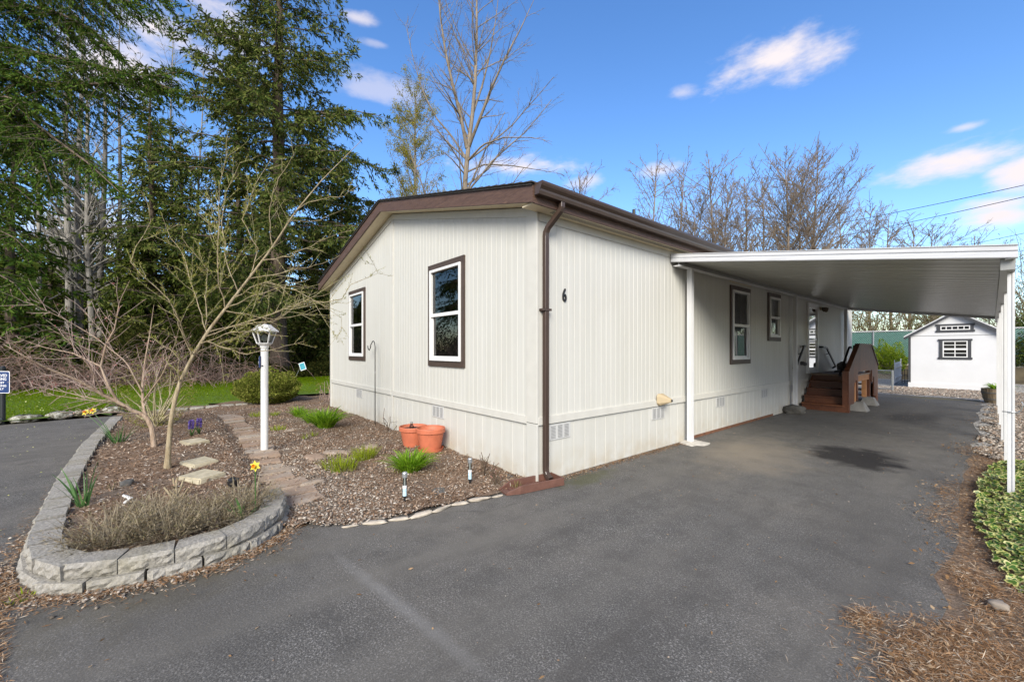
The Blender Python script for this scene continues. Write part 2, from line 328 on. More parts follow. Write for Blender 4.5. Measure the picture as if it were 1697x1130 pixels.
m = Mat('paver', .9, spec=.2); v = m.vec(wpos=True); a = m.noise(v, 40, 5, .7); b = m.noise(v, 5, 4)
c = m.mix(m.orand(), (.31, .22, .16), (.36, .31, .25)); c = m.mix(m.ramp(a, [(.3, .5), (.6, 0.0)]), c, (.15, .11, .08)); c = m.mix(m.ramp(b, [(.5, 0.0), (.7, .6)]), c, (.34, .31, .27)); m.color(c).bump(a, .6, .006); MT['paver'] = m.m
simple('pale_slab', (.40, .355, .25), .9, var=.2, sc=12, bump=.5); simple('white_stone', (.42, .37, .30), .9, var=.25, sc=14, bump=.5); simple('rock_dark', (.10, .095, .085), .9, var=.3, sc=12, bump=.6)
m = Mat('mossy_kerb', .95, spec=.1); v = m.vec(wpos=True); a = m.noise(v, 14, 6, .7); m.color(m.ramp(a, [(.40, (.06, .055, .035)), (.5, (.22, .21, .16)), (.62, (.5, .5, .45))])).bump(a, .8, .02); MT['mossy_kerb'] = m.m
# bark and leaves
def barkmat(name, dark, light, sc=3):
    m = Mat(name, .9, spec=.15); v = m.vec(wpos=True, scale=(sc*3, sc*3, sc*.7)); a = m.noise(v, 1.5, 6, .65); m.color(m.ramp(a, [(.3, dark), (.68, light)])).bump(a, .8, .03); MT[name] = m.m
barkmat('bark_fir', (.07, .052, .04), (.19, .15, .115)); barkmat('bark_alder', (.11, .10, .09), (.36, .34, .30), 1.5); barkmat('bark_maple', (.11, .09, .07), (.29, .245, .19), 1.5); barkmat('bark_far', (.13, .10, .075), (.28, .225, .17), 1.5)
barkmat('bark_willow', (.20, .15, .085), (.42, .355, .24), 6); barkmat('bark_crab', (.22, .15, .10), (.42, .33, .25), 6); barkmat('twig_willow', (.30, .25, .14), (.50, .45, .30), 5); barkmat('twig_crab', (.24, .17, .14), (.46, .36, .31), 6)
barkmat('twig_bramble', (.20, .125, .095), (.46, .34, .275), 4); barkmat('twig_dry', (.16, .125, .08), (.36, .31, .22), 8); barkmat('stem_dark', (.05, .035, .025), (.16, .12, .08), 8); barkmat('wood_old', (.12, .09, .06), (.30, .24, .17), 3)
leafmat('needle_fir', [(.036, .062, .016), (.072, .105, .024), (.12, .152, .036), (.18, .19, .055)], .22); leafmat('needle_hem', [(.03, .065, .012), (.07, .125, .022), (.12, .19, .035), (.08, .10, .018)], .22)
leafmat('needle_cedar', [(.032, .050, .010), (.062, .088, .014), (.105, .13, .022)], .2); leafmat('bud_yellow', [(.27, .25, .025), (.42, .37, .05), (.20, .19, .025)], .4)
leafmat('leaf_willow', [(.20, .22, .05), (.30, .31, .09), (.24, .20, .06)], .4); leafmat('bud_pink', [(.30, .10, .10), (.40, .19, .16), (.46, .32, .27)], .3); leafmat('leaf_box', [(.08, .105, .016), (.16, .185, .032), (.25, .25, .06)], .25)
leafmat('leaf_lily', [(.09, .20, .008), (.17, .32, .015), (.26, .42, .03)], .35, .4); leafmat('leaf_lime', [(.24, .32, .02), (.34, .40, .04), (.18, .22, .02)], .4); leafmat('leaf_bulb', [(.06, .14, .04), (.10, .20, .06)], .35, .4)
leafmat('grass', [(.09, .17, .004), (.14, .24, .006), (.20, .29, .010), (.13, .16, .008)], .4); leafmat('grass_dry', [(.24, .20, .09), (.32, .27, .13), (.18, .17, .06)], .3)
leafmat('lavender', [(.20, .15, .085), (.30, .245, .155), (.38, .32, .23), (.19, .18, .08), (.27, .225, .14), (.12, .085, .05)], .25); leafmat('leaf_ivy', [(.045, .11, .016), (.08, .16, .022), (.06, .125, .03)], .25, .35); leafmat('ivy_cream', [(.46, .46, .16), (.56, .54, .26), (.36, .40, .10)], .25, .4)
leafmat('leaf_under', [(.03, .04, .010), (.06, .07, .016), (.10, .10, .025)], .25); leafmat('leaf_brush', [(.13, .12, .035), (.20, .175, .05), (.25, .22, .08), (.11, .10, .04)], .35); leafmat('leaf_laurel', [(.045, .08, .02), (.09, .12, .03), (.14, .15, .05)], .25)
leafmat('petal_yellow', [(.75, .62, .06), (.8, .7, .12)], .3); leafmat('petal_purple', [(.16, .11, .38), (.24, .17, .5)], .3); leafmat('leaf_brown', [(.20, .11, .05), (.30, .19, .10), (.38, .28, .18)], .2); simple('daff_cup', (.75, .30, .02), .5, var=.1)
leafmat('leaf_bright', [(.12, .20, .01), (.20, .28, .02), (.26, .32, .04)], .4)
simple('fence_green', (.022, .125, .088), .6, var=.15, sc=8)
# ---------------------------------------------------------------- ground
R0 = random.Random(7); RN = np.random.default_rng(11)
def sheet(name, poly, z, mat):
    o = mesh_obj(name, [(x, y, z) for x, y in poly], [tuple(range(len(poly)))], mat, recalc=False); return tag(o, kind='structure')
def ragged(a, b, n, amp, seed):
    r = random.Random(seed); return [(a[0]+(b[0]-a[0])*i/n+r.uniform(-amp, amp), a[1]+(b[1]-a[1])*i/n+r.uniform(-amp, amp)) for i in range(n)]
sheet('terrain', [(-400,-400),(400,-400),(400,400),(-400,400)], -.03, MT['forest_floor'])
sheet('road', [(-9.15,-40),(30,-40),(30,-2),(-9.3,-2),(-9.35,-4.2)], -.006, MT['asphalt'])
edge = ragged((3.08,-8),(3.02,2),24,.05,1)+ragged((3.0,2),(2.98,4),8,.04,2)+ragged((3.0,4),(3.06,15.2),34,.05,3)
back = ragged((3.06,15.2),(.3,15.7),10,.08,4)+ragged((.3,15.7),(-1,15.8),4,.05,5)
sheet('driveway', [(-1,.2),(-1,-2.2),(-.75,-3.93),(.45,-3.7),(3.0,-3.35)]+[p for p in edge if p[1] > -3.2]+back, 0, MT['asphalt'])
sheet('verge', [(2.7,-12)]+[(x-.35, y) for x, y in edge]+[(2.75,16.5),(9,16.5),(9,-12)], -.002, MT['mulch'])
sheet('gravel_yard', ragged((3.05,5.6),(2.9,15.0),20,.1,8)+ragged((2.9,15.0),(-4,15.5),14,.12,9)+[(-4,25.2),(16,25.2),(16,5.5)], .004, MT['gravel_ground'])

def bedh(x, y):                       # height of the mulch: raised inside the block planter
    t = np.clip((-2.32-y)/.18, 0, 1)*np.clip((x+8.6)/1.2, 0, 1); t = t*t*(3-2*t)
    n = .012*np.sin(x*5.1+1.3*np.sin(y*4))+.012*np.sin(y*7.3+x*2.1)+.006*np.sin(x*17+y*13)
    return .022+.095*t+n
def inpoly(x, y, P):
    c = np.zeros(np.shape(x), bool); j = len(P)-1
    for i in range(len(P)):
        xi, yi = P[i]; xj, yj = P[j]; hit = ((yi > y) != (yj > y)) & (x < (xj-xi)*(y-yi)/((yj-yi) or 1e-9)+xi); c ^= hit; j = i
    return c
BED = [(-.62,-3.62),(-.38,-3.40),(-.31,-3.1),(-.33,-2.75),(-.5,-2.5),(-.36,-2.22),(-.22,-2.0),(-.12,-1.72),(-.02,-1.43),(-.03,-1.0),(.03,-.6),(-.02,-.3),(-.02,.1),(-7.7,.1),(-7.9,.6),(-10.6,.9),(-10.7,-1.2),(-10.1,-2.6),(-9.35,-4.1),(-7.6,-4.0),(-4,-3.92),(-2.4,-3.83),(-.9,-3.74)]
gx = np.arange(-10.8, .2, .06); gy = np.arange(-4.2, 1.0, .06); GX, GY = np.meshgrid(gx, gy, indexing='ij')
GXj = GX+RN.uniform(-.015,.015,GX.shape); GYj = GY+RN.uniform(-.015,.015,GY.shape); HZ = bedh(GXj, GYj)+RN.uniform(-.004,.006,GX.shape)
ins = inpoly(GX, GY, BED); nx, ny = GX.shape; idx = np.arange(nx*ny).reshape(nx, ny)
q = ins[:-1,:-1] & ins[1:,:-1] & ins[1:,1:] & ins[:-1,1:]
F = np.stack([idx[:-1,:-1][q], idx[1:,:-1][q], idx[1:,1:][q], idx[:-1,1:][q]], 1)
tag(np_obj('mulch_bed', np.stack([GXj, GYj, HZ], -1).reshape(-1,3), [F], MT['mulch'], smooth=True), kind='structure')
# lawn: a raised sheet behind the kerb and the bed
LAWN = [(-9.38,-40),(-9.4,-5.6),(-9.75,-4.4),(-10.35,-2.6),(-10.9,-1.1),(-11.3,.9),(-11.2,3.5),(-12,9),(-15,16),(-20,12),(-18.2,4),(-17.6,0),(-17.2,-4),(-17,-8),(-17.2,-20),(-19,-40)]
gx = np.arange(-20, -9.2, .3); gy = np.arange(-24, 14, .3); GX, GY = np.meshgrid(gx, gy, indexing='ij'); ins = inpoly(GX, GY, LAWN)
def LH(x, y):
    e = np.where(y < -4.3, 1.0, np.clip((-10.2-x)/1.6, 0, 1)); return .0+e*(.07+.04*np.sin(x*.8+.5)*np.sin(y*.5)+.012*(-9.4-x))
idx = np.arange(GX.size).reshape(GX.shape); q = ins[:-1,:-1] | ins[1:,:-1] | ins[1:,1:] | ins[:-1,1:]
F = np.stack([idx[:-1,:-1][q], idx[1:,:-1][q], idx[1:,1:][q], idx[:-1,1:][q]], 1)
tag(np_obj('lawn', np.stack([GX, GY, LH(GX, GY)], -1).reshape(-1,3), [F], MT['lawn_soil'], smooth=True), kind='structure')
# mossy kerb between road and lawn, as separate lumps
kerb = tag(bpy.data.objects.new('kerb', None), kind='structure'); COL.objects.link(kerb); kerb.location = (-9.4,-5.5,0); WLOC[kerb.name] = Vector((-9.4,-5.5,0))
def stone(sx, sy, sz, seed, jit=.12):
    r = random.Random(seed); b = bmesh.new(); bmesh.ops.create_cube(b, size=1); bmesh.ops.subdivide_edges(b, edges=b.edges, cuts=2, use_grid_fill=True)
    for v in b.verts:
        p = v.co; k = 1-.16*(abs(p.x*2)**2*abs(p.y*2)**2+abs(p.x*2)**2*abs(p.z*2)**2)
        v.co = Vector((p.x*k*sx+r.uniform(-1,1)*jit*sx*.25, p.y*k*sy+r.uniform(-1,1)*jit*sy*.25, (p.z*k+.5)*sz+r.uniform(-1,1)*jit*sz*.3))
    me = bpy.data.meshes.new('stone'); b.to_mesh(me); b.free(); me.polygons.foreach_set('use_smooth', [True]*len(me.polygons)); return me
km = [stone(.46,.20,.15,i,.35) for i in range(4)]
for me in km: me.materials.append(MT['mossy_kerb'])
kp = [(-9.32,-9.5),(-9.28,-5.7),(-9.45,-5.15),(-9.72,-4.42),(-9.95,-3.9)]
s_ = 0
for (a, b) in zip(kp[:-1], kp[1:]):
    a = Vector((*a,0)); b = Vector((*b,0)); n = max(1, round((b-a).length/.44))
    for i in range(n):
        p = a+(b-a)*((i+.5)/n); o = link('kerb_stone', km[R0.randrange(4)], p, kerb); o.rotation_euler = (0, 0, math.atan2(b.y-a.y, b.x-a.x)+R0.uniform(-.06,.06)); o.scale = (1, 1, R0.uniform(.8,1.1))

# ---------------------------------------------------------------- the house
HL = 14.65; HW = 7.75; TL, TU = .634, .722; EAVE = 3.035; RIDGE = 3.955; SL = (RIDGE-EAVE)/(HW/2)
house = thing('manufactured_house', 'long cream manufactured home with brown trim and grooved siding', 'house', (-HW/2, HL/2, 0))
GM = lambda u, n, z: (u, -n, z)            # gable wall: u runs along X
RM = lambda u, n, z: (n, u, z)             # long wall: u runs along Y
gtop = lambda u: EAVE+SL*(u+HW if u < -HW/2 else -u)
rtop = lambda u: EAVE
def bx(mb, mp, u0, u1, n0, n1, z0, z1):
    return mb.add([mp(u0,n0,z0),mp(u1,n0,z0),mp(u1,n1,z0),mp(u0,n1,z0),mp(u0,n0,z1),mp(u1,n0,z1),mp(u1,n1,z1),mp(u0,n1,z1)],
                  [(0,3,2,1),(4,5,6,7),(0,1,5,4),(1,2,6,5),(2,3,7,6),(3,0,4,7)])
def panels(name, mp, u0, u1, z0, ztop, holes, parent, first=0, pw=1.22, groove=.1017, gd=.0025, off=0):
    w = bx(MB(), mp, u0, u1, -.12, -.03, z0, z0+.06).build(name, MT['raw_wood'], parent)   # bottom plate the panels hang on
    u = u0
    while u < u1-.01:
        e = min(u1, u+(first if (first and u == u0) else pw))
        us = [(u, 0), (u, -gd)] if u > u0+.01 else [(u, 0)]
        us = [(u, -gd), (u+.004, -gd), (u+.007, 0)] if u > u0+.01 else [(u, 0)]
        g = u+groove
        while g < e-.05: us += [(g-.005, 0), (g-.003, -gd), (g+.003, -gd), (g+.005, 0)]; g += groove
        us += [(e-.007, 0), (e-.004, -gd), (e, -gd)] if e < u1-.01 else [(e, 0)]
        for h in holes:
            for k in (h[0], h[1]):
                if u < k < e: us.append((k, 0))
        if u < -HW/2 < e and ztop is gtop: us.append((-HW/2, 0))
        us.sort(key=lambda t: t[0]); mb = MB()
        for (a, da), (b, db) in zip(us[:-1], us[1:]):
            segs = [(z0, None)]; mid = (a+b)/2
            for h in holes:
                if h[0]-1e-4 <= a and b <= h[1]+1e-4: segs = [(z0, h[2]), (h[3], None)]
            for s0, s1 in segs:
                mb.add([mp(a,da+off,s0), mp(b,db+off,s0), mp(b,db+off,ztop(b) if s1 is None else s1), mp(a,da+off,ztop(a) if s1 is None else s1)], [(0,1,2,3)])
        mb.build('siding_panel', MT['siding_paint'], w, recalc=False)
        u = e
    return w
W1 = (-6.29,-5.265,1.24,2.79); W2 = (-2.478,-1.445,1.22,2.776); W3 = (4.95,5.885,1.196,2.69); W4 = (6.86,7.64,1.664,2.72); DR = (9.62,10.52,.86,2.70)
ins_ = lambda w, k=.05: (w[0]+k, w[1]-k, w[2]+k, w[3]-k)
HG = [ins_(W1), ins_(W2)]; HR = [ins_(W3), ins_(W4), (DR[0]+.04, DR[1]-.04, DR[2], DR[3]-.04)]
TZ = lambda u: TL
panels('gable_wall', GM, -HW, -.155, TU-.02, gtop, HG, house, first=1.42)
panels('gable_skirt', GM, -HW, -.155, -.02, TZ, [], house, first=1.42, groove=.2033, gd=.0025, off=-.008)
panels('side_wall', RM, 0, HL, TU-.02, rtop, HR, house)
panels('side_skirt', RM, 0, HL, -.02, TZ, [], house, groove=.2033, gd=.003, off=-.008)
# hidden far walls so the house stands as a closed body
MB().box(-HW-.02, -HW, .01, HL, 0, EAVE).build('rear_wall', MT['siding_paint'], house)
mb = MB(); mb.add([(-HW,HL,0),(0,HL,0),(0,HL,EAVE),(-HW/2,HL,RIDGE),(-HW,HL,EAVE)], [(0,1,2,3,4)]); mb.build('end_wall', MT['siding_paint'], house, recalc=False)
# trim bands and corner boards
bx(MB(), GM, -HW-.01, -3.925, 0, .02, TL, TU).build('belt_trim', MT['trim_cream'], house, bevel=.003)
bx(MB(), GM, -3.84, -.158, 0, .02, TL, TU).build('belt_trim', MT['trim_cream'], house, bevel=.003)
bx(MB(), RM, .0, HL, 0, .02, TL, TU).build('belt_trim', MT['trim_cream'], house, bevel=.003)
bx(MB(), GM, -3.92, -3.845, -.004, .014, .0, gtop(-3.9)-.06).build('seam_batten', MT['trim_cream'], house, bevel=.003)
bx(MB(), GM, -.155, .018, -.006, .022, .655, EAVE+.02).build('corner_board', MT['trim_cream'], house, bevel=.003)
bx(MB(), GM, -.155, .018, -.006, .020, 0, .648).build('corner_board', MT['siding_paint'], house, bevel=.003)
bx(MB(), GM, -HW-.02, -HW+.09, -.006, .018, 0, EAVE).build('corner_board', MT['trim_cream'], house, bevel=.003)
# frieze under the soffit of both walls
for a, b in ((-HW, -HW/2), (-HW/2, -.16)):
    mb = MB(); za, zb = gtop(a), gtop(b)
    mb.add([(a,-.016,za-.10),(b,-.016,zb-.10),(b,-.016,zb),(a,-.016,za),(a,0,za-.10),(b,0,zb-.10),(b,0,zb),(a,0,za)], [(0,1,2,3),(4,7,6,5),(0,4,5,1),(3,2,6,7),(0,3,7,4),(1,5,6,2)]); mb.build('frieze_board', MT['trim_cream'], house)
bx(MB(), RM, .02, HL, 0, .014, EAVE-.14, EAVE-.052).build('frieze_board', MT['trim_cream'], house)
mb = MB(); bx(mb, RM, 3.4, 7.2, -.01, .006, -.01, .045); mb.build('sill_board', simple('rust_board', (.14, .06, .03), .9, var=.4, sc=10).m, house)
# roof: two slabs with shingle edges, rake fascia, eave fascia, soffits
OH = .25; OX = .20
ex0, ex1 = -HW-OX, OX; rz = lambda x: EAVE+SL*(x+HW if x < -HW/2 else -x)     # soffit height at x
for a, b in ((ex0, -HW/2), (-HW/2, ex1)):
    mb = MB(); y0, y1 = -OH-.02, HL+OH
    mb.add([(a,y0,rz(a)+.174),(b,y0,rz(b)+.174),(b,y1,rz(b)+.174),(a,y1,rz(a)+.174),(a,y0,rz(a)+.196),(b,y0,rz(b)+.196),(b,y1,rz(b)+.196),(a,y1,rz(a)+.196)],
           [(0,3,2,1),(4,5,6,7),(0,1,5,4),(1,2,6,5),(2,3,7,6),(3,0,4,7)]); rf = mb.build('roof', MT['shingle'], house)
    # shingle courses: each a thin tapered strip
    lo, hi = (a, b) if rz(a) < rz(b) else (b, a); n = 29
    for i in range(n):
        t0, t1 = i/n, (i+1.15)/n; t1 = min(t1, 1); xa = lo+(hi-lo)*t0-(.02 if i == 0 else 0)*(1 if hi > lo else -1); xb = lo+(hi-lo)*t1
        za, zb = rz(max(min(xa, OX+.02), ex0-.02))+.203, rz(xb)+.198
        m2 = MB(); m2.add([(xa,y0-.015,za-.006),(xb,y0-.015,zb-.004),(xb,y1,zb-.004),(xa,y1,za-.006),(xa,y0-.015,za+.008),(xb,y0-.015,zb),(xb,y1,zb),(xa,y1,za+.008)],
               [(0,3,2,1),(4,5,6,7),(0,1,5,4),(1,2,6,5),(2,3,7,6),(3,0,4,7)]); m2.build('shingle_course', MT['shingle'], rf)
    mb = MB(); mb.add([(a,-OH,rz(a)),(b,-OH,rz(b)),(b,-OH,rz(b)+.172),(a,-OH,rz(a)+.172),(a,-OH+.03,rz(a)),(b,-OH+.03,rz(b)),(b,-OH+.03,rz(b)+.172),(a,-OH+.03,rz(a)+.172)],
           [(0,1,2,3),(4,7,6,5),(0,4,5,1),(3,2,6,7),(0,3,7,4),(1,5,6,2)]); mb.build('rake_fascia', MT['brown_fascia'], house)
    mb = MB(); mb.add([(a,-OH+.03,rz(a)+.01),(b,-OH+.03,rz(b)+.01),(b,.0,rz(b)+.01),(a,.0,rz(a)+.01),(a,-OH+.03,rz(a)+.025),(b,-OH+.03,rz(b)+.025),(b,.0,rz(b)+.025),(a,.0,rz(a)+.025)],
           [(0,3,2,1),(4,5,6,7),(0,1,5,4),(1,2,6,5),(2,3,7,6),(3,0,4,7)]); mb.build('rake_soffit', MT['soffit_cream'], house)
MB().box(OX-.022, OX, -OH+.03, HL+OH, rz(OX)-.006, rz(OX)+.17).build('eave_fascia', MT['brown_fascia'], house)
so = MB().box(0, OX-.024, -OH+.032, HL, EAVE-.050, EAVE-.036).build('eave_soffit', MT['soffit_cream'], house)
mb = MB()
for i in range(330): y = .12+i*.03; mb.box(.075, .155, y, y+.011, EAVE-.0525, EAVE-.0505)
tag(mb.build('soffit_vent', MT['dark_grey'], so), kind='stuff')
MB().box(0, .0155, .02, HL, EAVE-.075, EAVE-.051).build('soffit_channel', MT['trim_cream'], house)
# K-style gutter
gz = rz(OX)+.07; G = [(.004,0),(.075,0),(.085,.03),(.088,.05),(.112,.078),(.122,.10),(.122,.122),(.112,.122),(.112,.103),(.102,.082),(.080,.055),(.076,.034),(.07,.006),(.010,.006),(.010,.122),(.004,.122)]
gut = MB().prism(G, lambda p: (OX+p[0], -OH+.02, gz+p[1]), lambda p: (OX+p[0], HL+OH, gz+p[1])).build('gutter', MT['brown_metal'], house)
MB().prism([(.006,.002),(.075,.002),(.085,.03),(.112,.078),(.121,.10),(.121,.120),(.006,.120)], lambda p: (OX+p[0], -OH+.017, gz+p[1]), lambda p: (OX+p[0], -OH+.0199, gz+p[1])).build('end_cap', MT['brown_metal'], gut)
# downspout: rectangular pipe with two elbows and a kicked-out foot
dy = .115; path = [(OX+.045,dy+.02,gz+.002),(OX+.045,dy+.02,gz-.05),(OX+.03,dy+.018,gz-.085),(.075,dy-.02,gz-.24),(.05,dy-.025,gz-.29),(.045,dy-.025,gz-.33),(.045,dy-.025,.16),(.05,dy-.025,.12),(.072,dy-.027,.085),(.13,dy-.03,.055)]
def rectpipe(path, w, d):
    mb = MB(); vs = []; n = 8; k = len(path)
    for i, p in enumerate(path):
        t = (Vector(path[min(i+1,k-1)])-Vector(path[max(i-1,0)])).normalized(); s = Vector((0,1,0)); s = (s-t*s.dot(t)).normalized(); q = t.cross(s)
        for a, b in ((-1,-.8),(-.8,-1),(.8,-1),(1,-.8),(1,.8),(.8,1),(-.8,1),(-1,.8)): vs.append(Vector(p)+s*a*w/2+q*b*d/2)
    fs = [(i*n+j, i*n+(j+1)%n, (i+1)*n+(j+1)%n, (i+1)*n+j) for i in range(k-1) for j in range(n)]
    return mb.add(vs, fs+[tuple(range(n))])
ds = rectpipe(path, .060, .050).build('downspout', MT['brown_metal'], house)
mb = MB()
for dyy in (-.018, .0, .018): mb.box(.0703, .073, dy-.025+dyy-.005, dy-.025+dyy+.005, .2, gz-.36)
mb.build('rib', MT['brown_metal'], ds)
bx(MB(), RM, dy-.085, dy+.035, .0, .0785, 1.9, 1.925).build('strap', MT['brown_metal'], ds)
# windows
def window(mp, w, name, blind=False, green=True, screen=True):
    u0, u1, z0, z1 = w; wn = bx(MB(), mp, u0+.005, u0+.06, .002, .02, z0+.10, z1-.10).build('window', MT['brown_trim'], house)
    bx(MB(), mp, u1-.10, u1, .002, .024, z0+.10, z1-.10).build('trim', MT['brown_trim'], wn)
    bx(MB(), mp, u0, u0+.10, .001, .0235, z0+.10, z1-.10).build('trim', MT['brown_trim'], wn)
    bx(MB(), mp, u0, u1, .001, .025, z1-.10, z1).build('trim', MT['brown_trim'], wn)
    bx(MB(), mp, u0, u1, .001, .025, z0, z0+.10).build('trim', MT['brown_trim'], wn)
    a, b, c, d = u0+.075, u1-.075, z0+.085, z1-.085; mid = (c+d)/2-.01
    mb = MB(); bx(mb, mp, a, a+.04, -.05, .045, c, d); bx(mb, mp, b-.04, b, -.05, .045, c, d); bx(mb, mp, a+.04, b-.04, -.05, .045, d-.04, d); bx(mb, mp, a+.04, b-.04, -.05, .048, c, c+.04)
    mb.build('frame', MT['vinyl_white'], wn, bevel=.003)
    mb = MB(); bx(mb, mp, a+.041, b-.041, -.03, .040, mid-.02, mid+.03); bx(mb, mp, a+.041, a+.065, -.02, .012, c+.041, mid-.021); bx(mb, mp, b-.065, b-.041, -.02, .012, c+.041, mid-.021); bx(mb, mp, a+.066, b-.066, -.02, .014, c+.041, c+.07)
    mb.build('sash', MT['vinyl_white'], wn, bevel=.002)
    mb = MB(); mb.add([mp(a+.03,.0,mid+.03), mp(b-.03,.0,mid+.03), mp(b-.03,.0,d-.03), mp(a+.03,.0,d-.03)], [(0,1,2,3)]); mb.build('pane', MT['glass'], wn, recalc=False)
    mb = MB(); mb.add([mp(a+.05,-.005,c+.05), mp(b-.05,-.005,c+.05), mp(b-.05,-.005,mid-.01), mp(a+.05,-.005,mid-.01)], [(0,1,2,3)]); mb.build('pane', MT['glass'], wn, recalc=False)
    if screen: # insect screen inside the lower half, rolled shade behind it
        bx(MB(), mp, a+.05, b-.05, -.05, -.045, c+.05, mid-.01).build('insect_screen', MT['screen'], wn)
    if blind:
        mb = MB()
        for i in range(int((d-mid-.07)/.022)): zz = d-.05-i*.022; bx(mb, mp, a+.05, b-.05, -.09, -.075, zz-.016, zz)
        mb.build('blind', MT['blind'], wn)
    # the room behind: five faces
    e = .35; r = MB(); n1 = -2.6
    P = [mp(a-e,-.14,c-e), mp(b+e,-.14,c-e), mp(b+e,-.14,d+.15), mp(a-e,-.14,d+.15), mp(a-e,n1,c-e), mp(b+e,n1,c-e), mp(b+e,n1,d+.15), mp(a-e,n1,d+.15)]
    r.add(P, [(4,5,6,7),(0,4,7,3),(1,2,6,5),(3,7,6,2),(0,1,5,4)]); r.build('room', MT['room_green' if green else 'room_dark'], wn, recalc=False)
    r = MB(); bx(r, mp, a-.02, a, -.14, -.051, c-.02, d+.02); bx(r, mp, b, b+.02, -.14, -.051, c-.02, d+.02); bx(r, mp, a, b, -.14, -.051, d, d+.02); bx(r, mp, a, b, -.14, -.051, c-.02, c); r.build('jamb', MT['vinyl_white'], wn)
    return wn
window(GM, W1, 'w'); window(GM, W2, 'w'); window(RM, W3, 'w', green=False); window(RM, W4, 'w', blind=True, green=False)
bx(MB(), RM, W3[0]-.02, W3[1]+.02, 0, .03, W3[3]+.06, W3[3]+.085).build('drip_cap', MT['soffit_cream'], house)
# door with a full glass storm door
u0, u1, z0, z1 = DR; mp = RM
door = bx(MB(), mp, u0+.05, u1-.05, -.09, -.05, z0+.02, z1-.05).build('door', MT['vinyl_white'], house)
mb = MB(); bx(mb, mp, u0, u0+.06, -.04, .05, z0, z1); bx(mb, mp, u1-.06, u1, -.04, .05, z0, z1); bx(mb, mp, u0+.06, u1-.06, -.04, .052, z1-.06, z1); bx(mb, mp, u0+.06, u1-.06, -.04, .06, z0, z0+.035); mb.build('door_frame', MT['vinyl_white'], door, bevel=.003)
mb = MB(); bx(mb, mp, u0+.062, u0+.12, .01, .035, z0+.04, z1-.062); bx(mb, mp, u1-.12, u1-.062, .01, .035, z0+.04, z1-.062); bx(mb, mp, u0+.12, u1-.12, .01, .035, z1-.13, z1-.062); bx(mb, mp, u0+.12, u1-.12, .01, .035, z0+.04, z0+.14); bx(mb, mp, u0+.12, u1-.12, .01, .04, 1.72, 1.77); mb.build('storm_door', MT['vinyl_white'], door, bevel=.003)
mg = Mat('mirror_glass', .02); mg.b.inputs['Metallic'].default_value = 1; mg.color((.75, .77, .78)); MT['mirror_glass'] = mg.m
for za, zb in ((z0+.14, 1.72), (1.77, z1-.13)):
    mb = MB(); mb.add([mp(u0+.12,.02,za), mp(u1-.12,.02,za), mp(u1-.12,.02,zb), mp(u0+.12,.02,zb)], [(0,1,2,3)]); mb.build('pane', MT['mirror_glass'], door, recalc=False)
mb = MB(); mb.tube([RM(u0+.15,.04,1.74), RM(u0+.15,.085,1.74), RM(u0+.24,.085,1.74)], .009, 8); mb.build('door_handle', MT['black_metal'], door)
# house number
def text_mesh(name, s, size, mat, parent, org, xd, yd, ext=.006, sx=1, align='CENTER', bold=0):
    cu = bpy.data.curves.new('t', 'FONT'); cu.body = s; cu.size = size; cu.extrude = ext; cu.align_x = align; cu.align_y = 'CENTER'; cu.offset = bold
    to = bpy.data.objects.new('t', cu); COL.objects.link(to); bpy.context.view_layer.update()
    me = bpy.data.meshes.new_from_object(to.evaluated_get(bpy.context.evaluated_depsgraph_get())); bpy.data.objects.remove(to)
    xd = Vector(xd).normalized(); yd = Vector(yd).normalized(); zd = xd.cross(yd); org = Vector(org)
    v = [org+xd*p.co.x*sx+yd*p.co.y+zd*p.co.z for p in me.vertices]; f = [tuple(p.vertices) for p in me.polygons]; bpy.data.meshes.remove(me)
    return mesh_obj(name, v, f, mat, parent, recalc=False)
text_mesh('house_number', '6', .215, MT['black_metal'], house, (.008,.43,2.10), (0,1,0), (0,0,1), .008, .66, bold=.0025)
# crawl-space vents
def vent(mp, u, z):
    v = bx(MB(), mp, u-.175, u+.175, -.006, .004, z-.09, z+.09).build('skirt_vent', MT['vent_white'], house); s = MB()
    for c in (-.11, 0, .11):
        for i in range(9): bx(s, mp, u+c-.036, u+c+.036, .0045, .007, z-.072+i*.0165, z-.064+i*.0165)
    tag(s.build('louvre', MT['vinyl_grey'], v), kind='stuff'); return v
for u in (.36, 2.47, 4.56, 6.69, 8.6, 12.2): vent(RM, u, .53)
for u in (-2.2, -5.65): vent(GM, u, .53)
# hose-bib cover, exterior light, dryer hood, roof pipe
fc = MB(); vs = []; y = 2.47; z = .735
for n, k in ((.022,1),(.05,1),(.14,.45),(.17,.30)):
    for a, b in ((-.6,-1),(.6,-1),(1,-.6),(1,.6),(.6,1),(-.6,1),(-1,.6),(-1,-.6)): vs.append((n, y+a*.085*k+(n-.02)*.5, z+b*.085*k-(n-.02)*.1))
fc.add(vs, [(i*8+j, i*8+(j+1)%8, i*8+8+(j+1)%8, i*8+8+j) for i in range(3) for j in range(8)]+[tuple(range(24,32)), tuple(range(8))]); f_ = fc.build('faucet_cover', MT['beige_plastic'], house, bevel=.006)
MB().tube([(.165,y+.075,z-.015),(.185,y+.085,z-.017)], .016, 8).build('knob', MT['black_metal'], f_)
mb = MB().tube([(.02,10.78,2.62),(.06,10.78,2.62)], .05, 12); mb.tube([(.06,10.78,2.62),(.12,10.80,2.60)], .02, 8); lt = mb.build('flood_light', MT['beige_plastic'], house)
for s in (-.09, .10): MB().lathe([(.02,0),(.045,.03),(.06,.09),(.052,.12),(.0,.125)], (0,0,0), 12).build('lamp_head', MT['stem_dark'], lt).location = Vector((.13,10.80+s,2.52))-WLOC[lt.name]
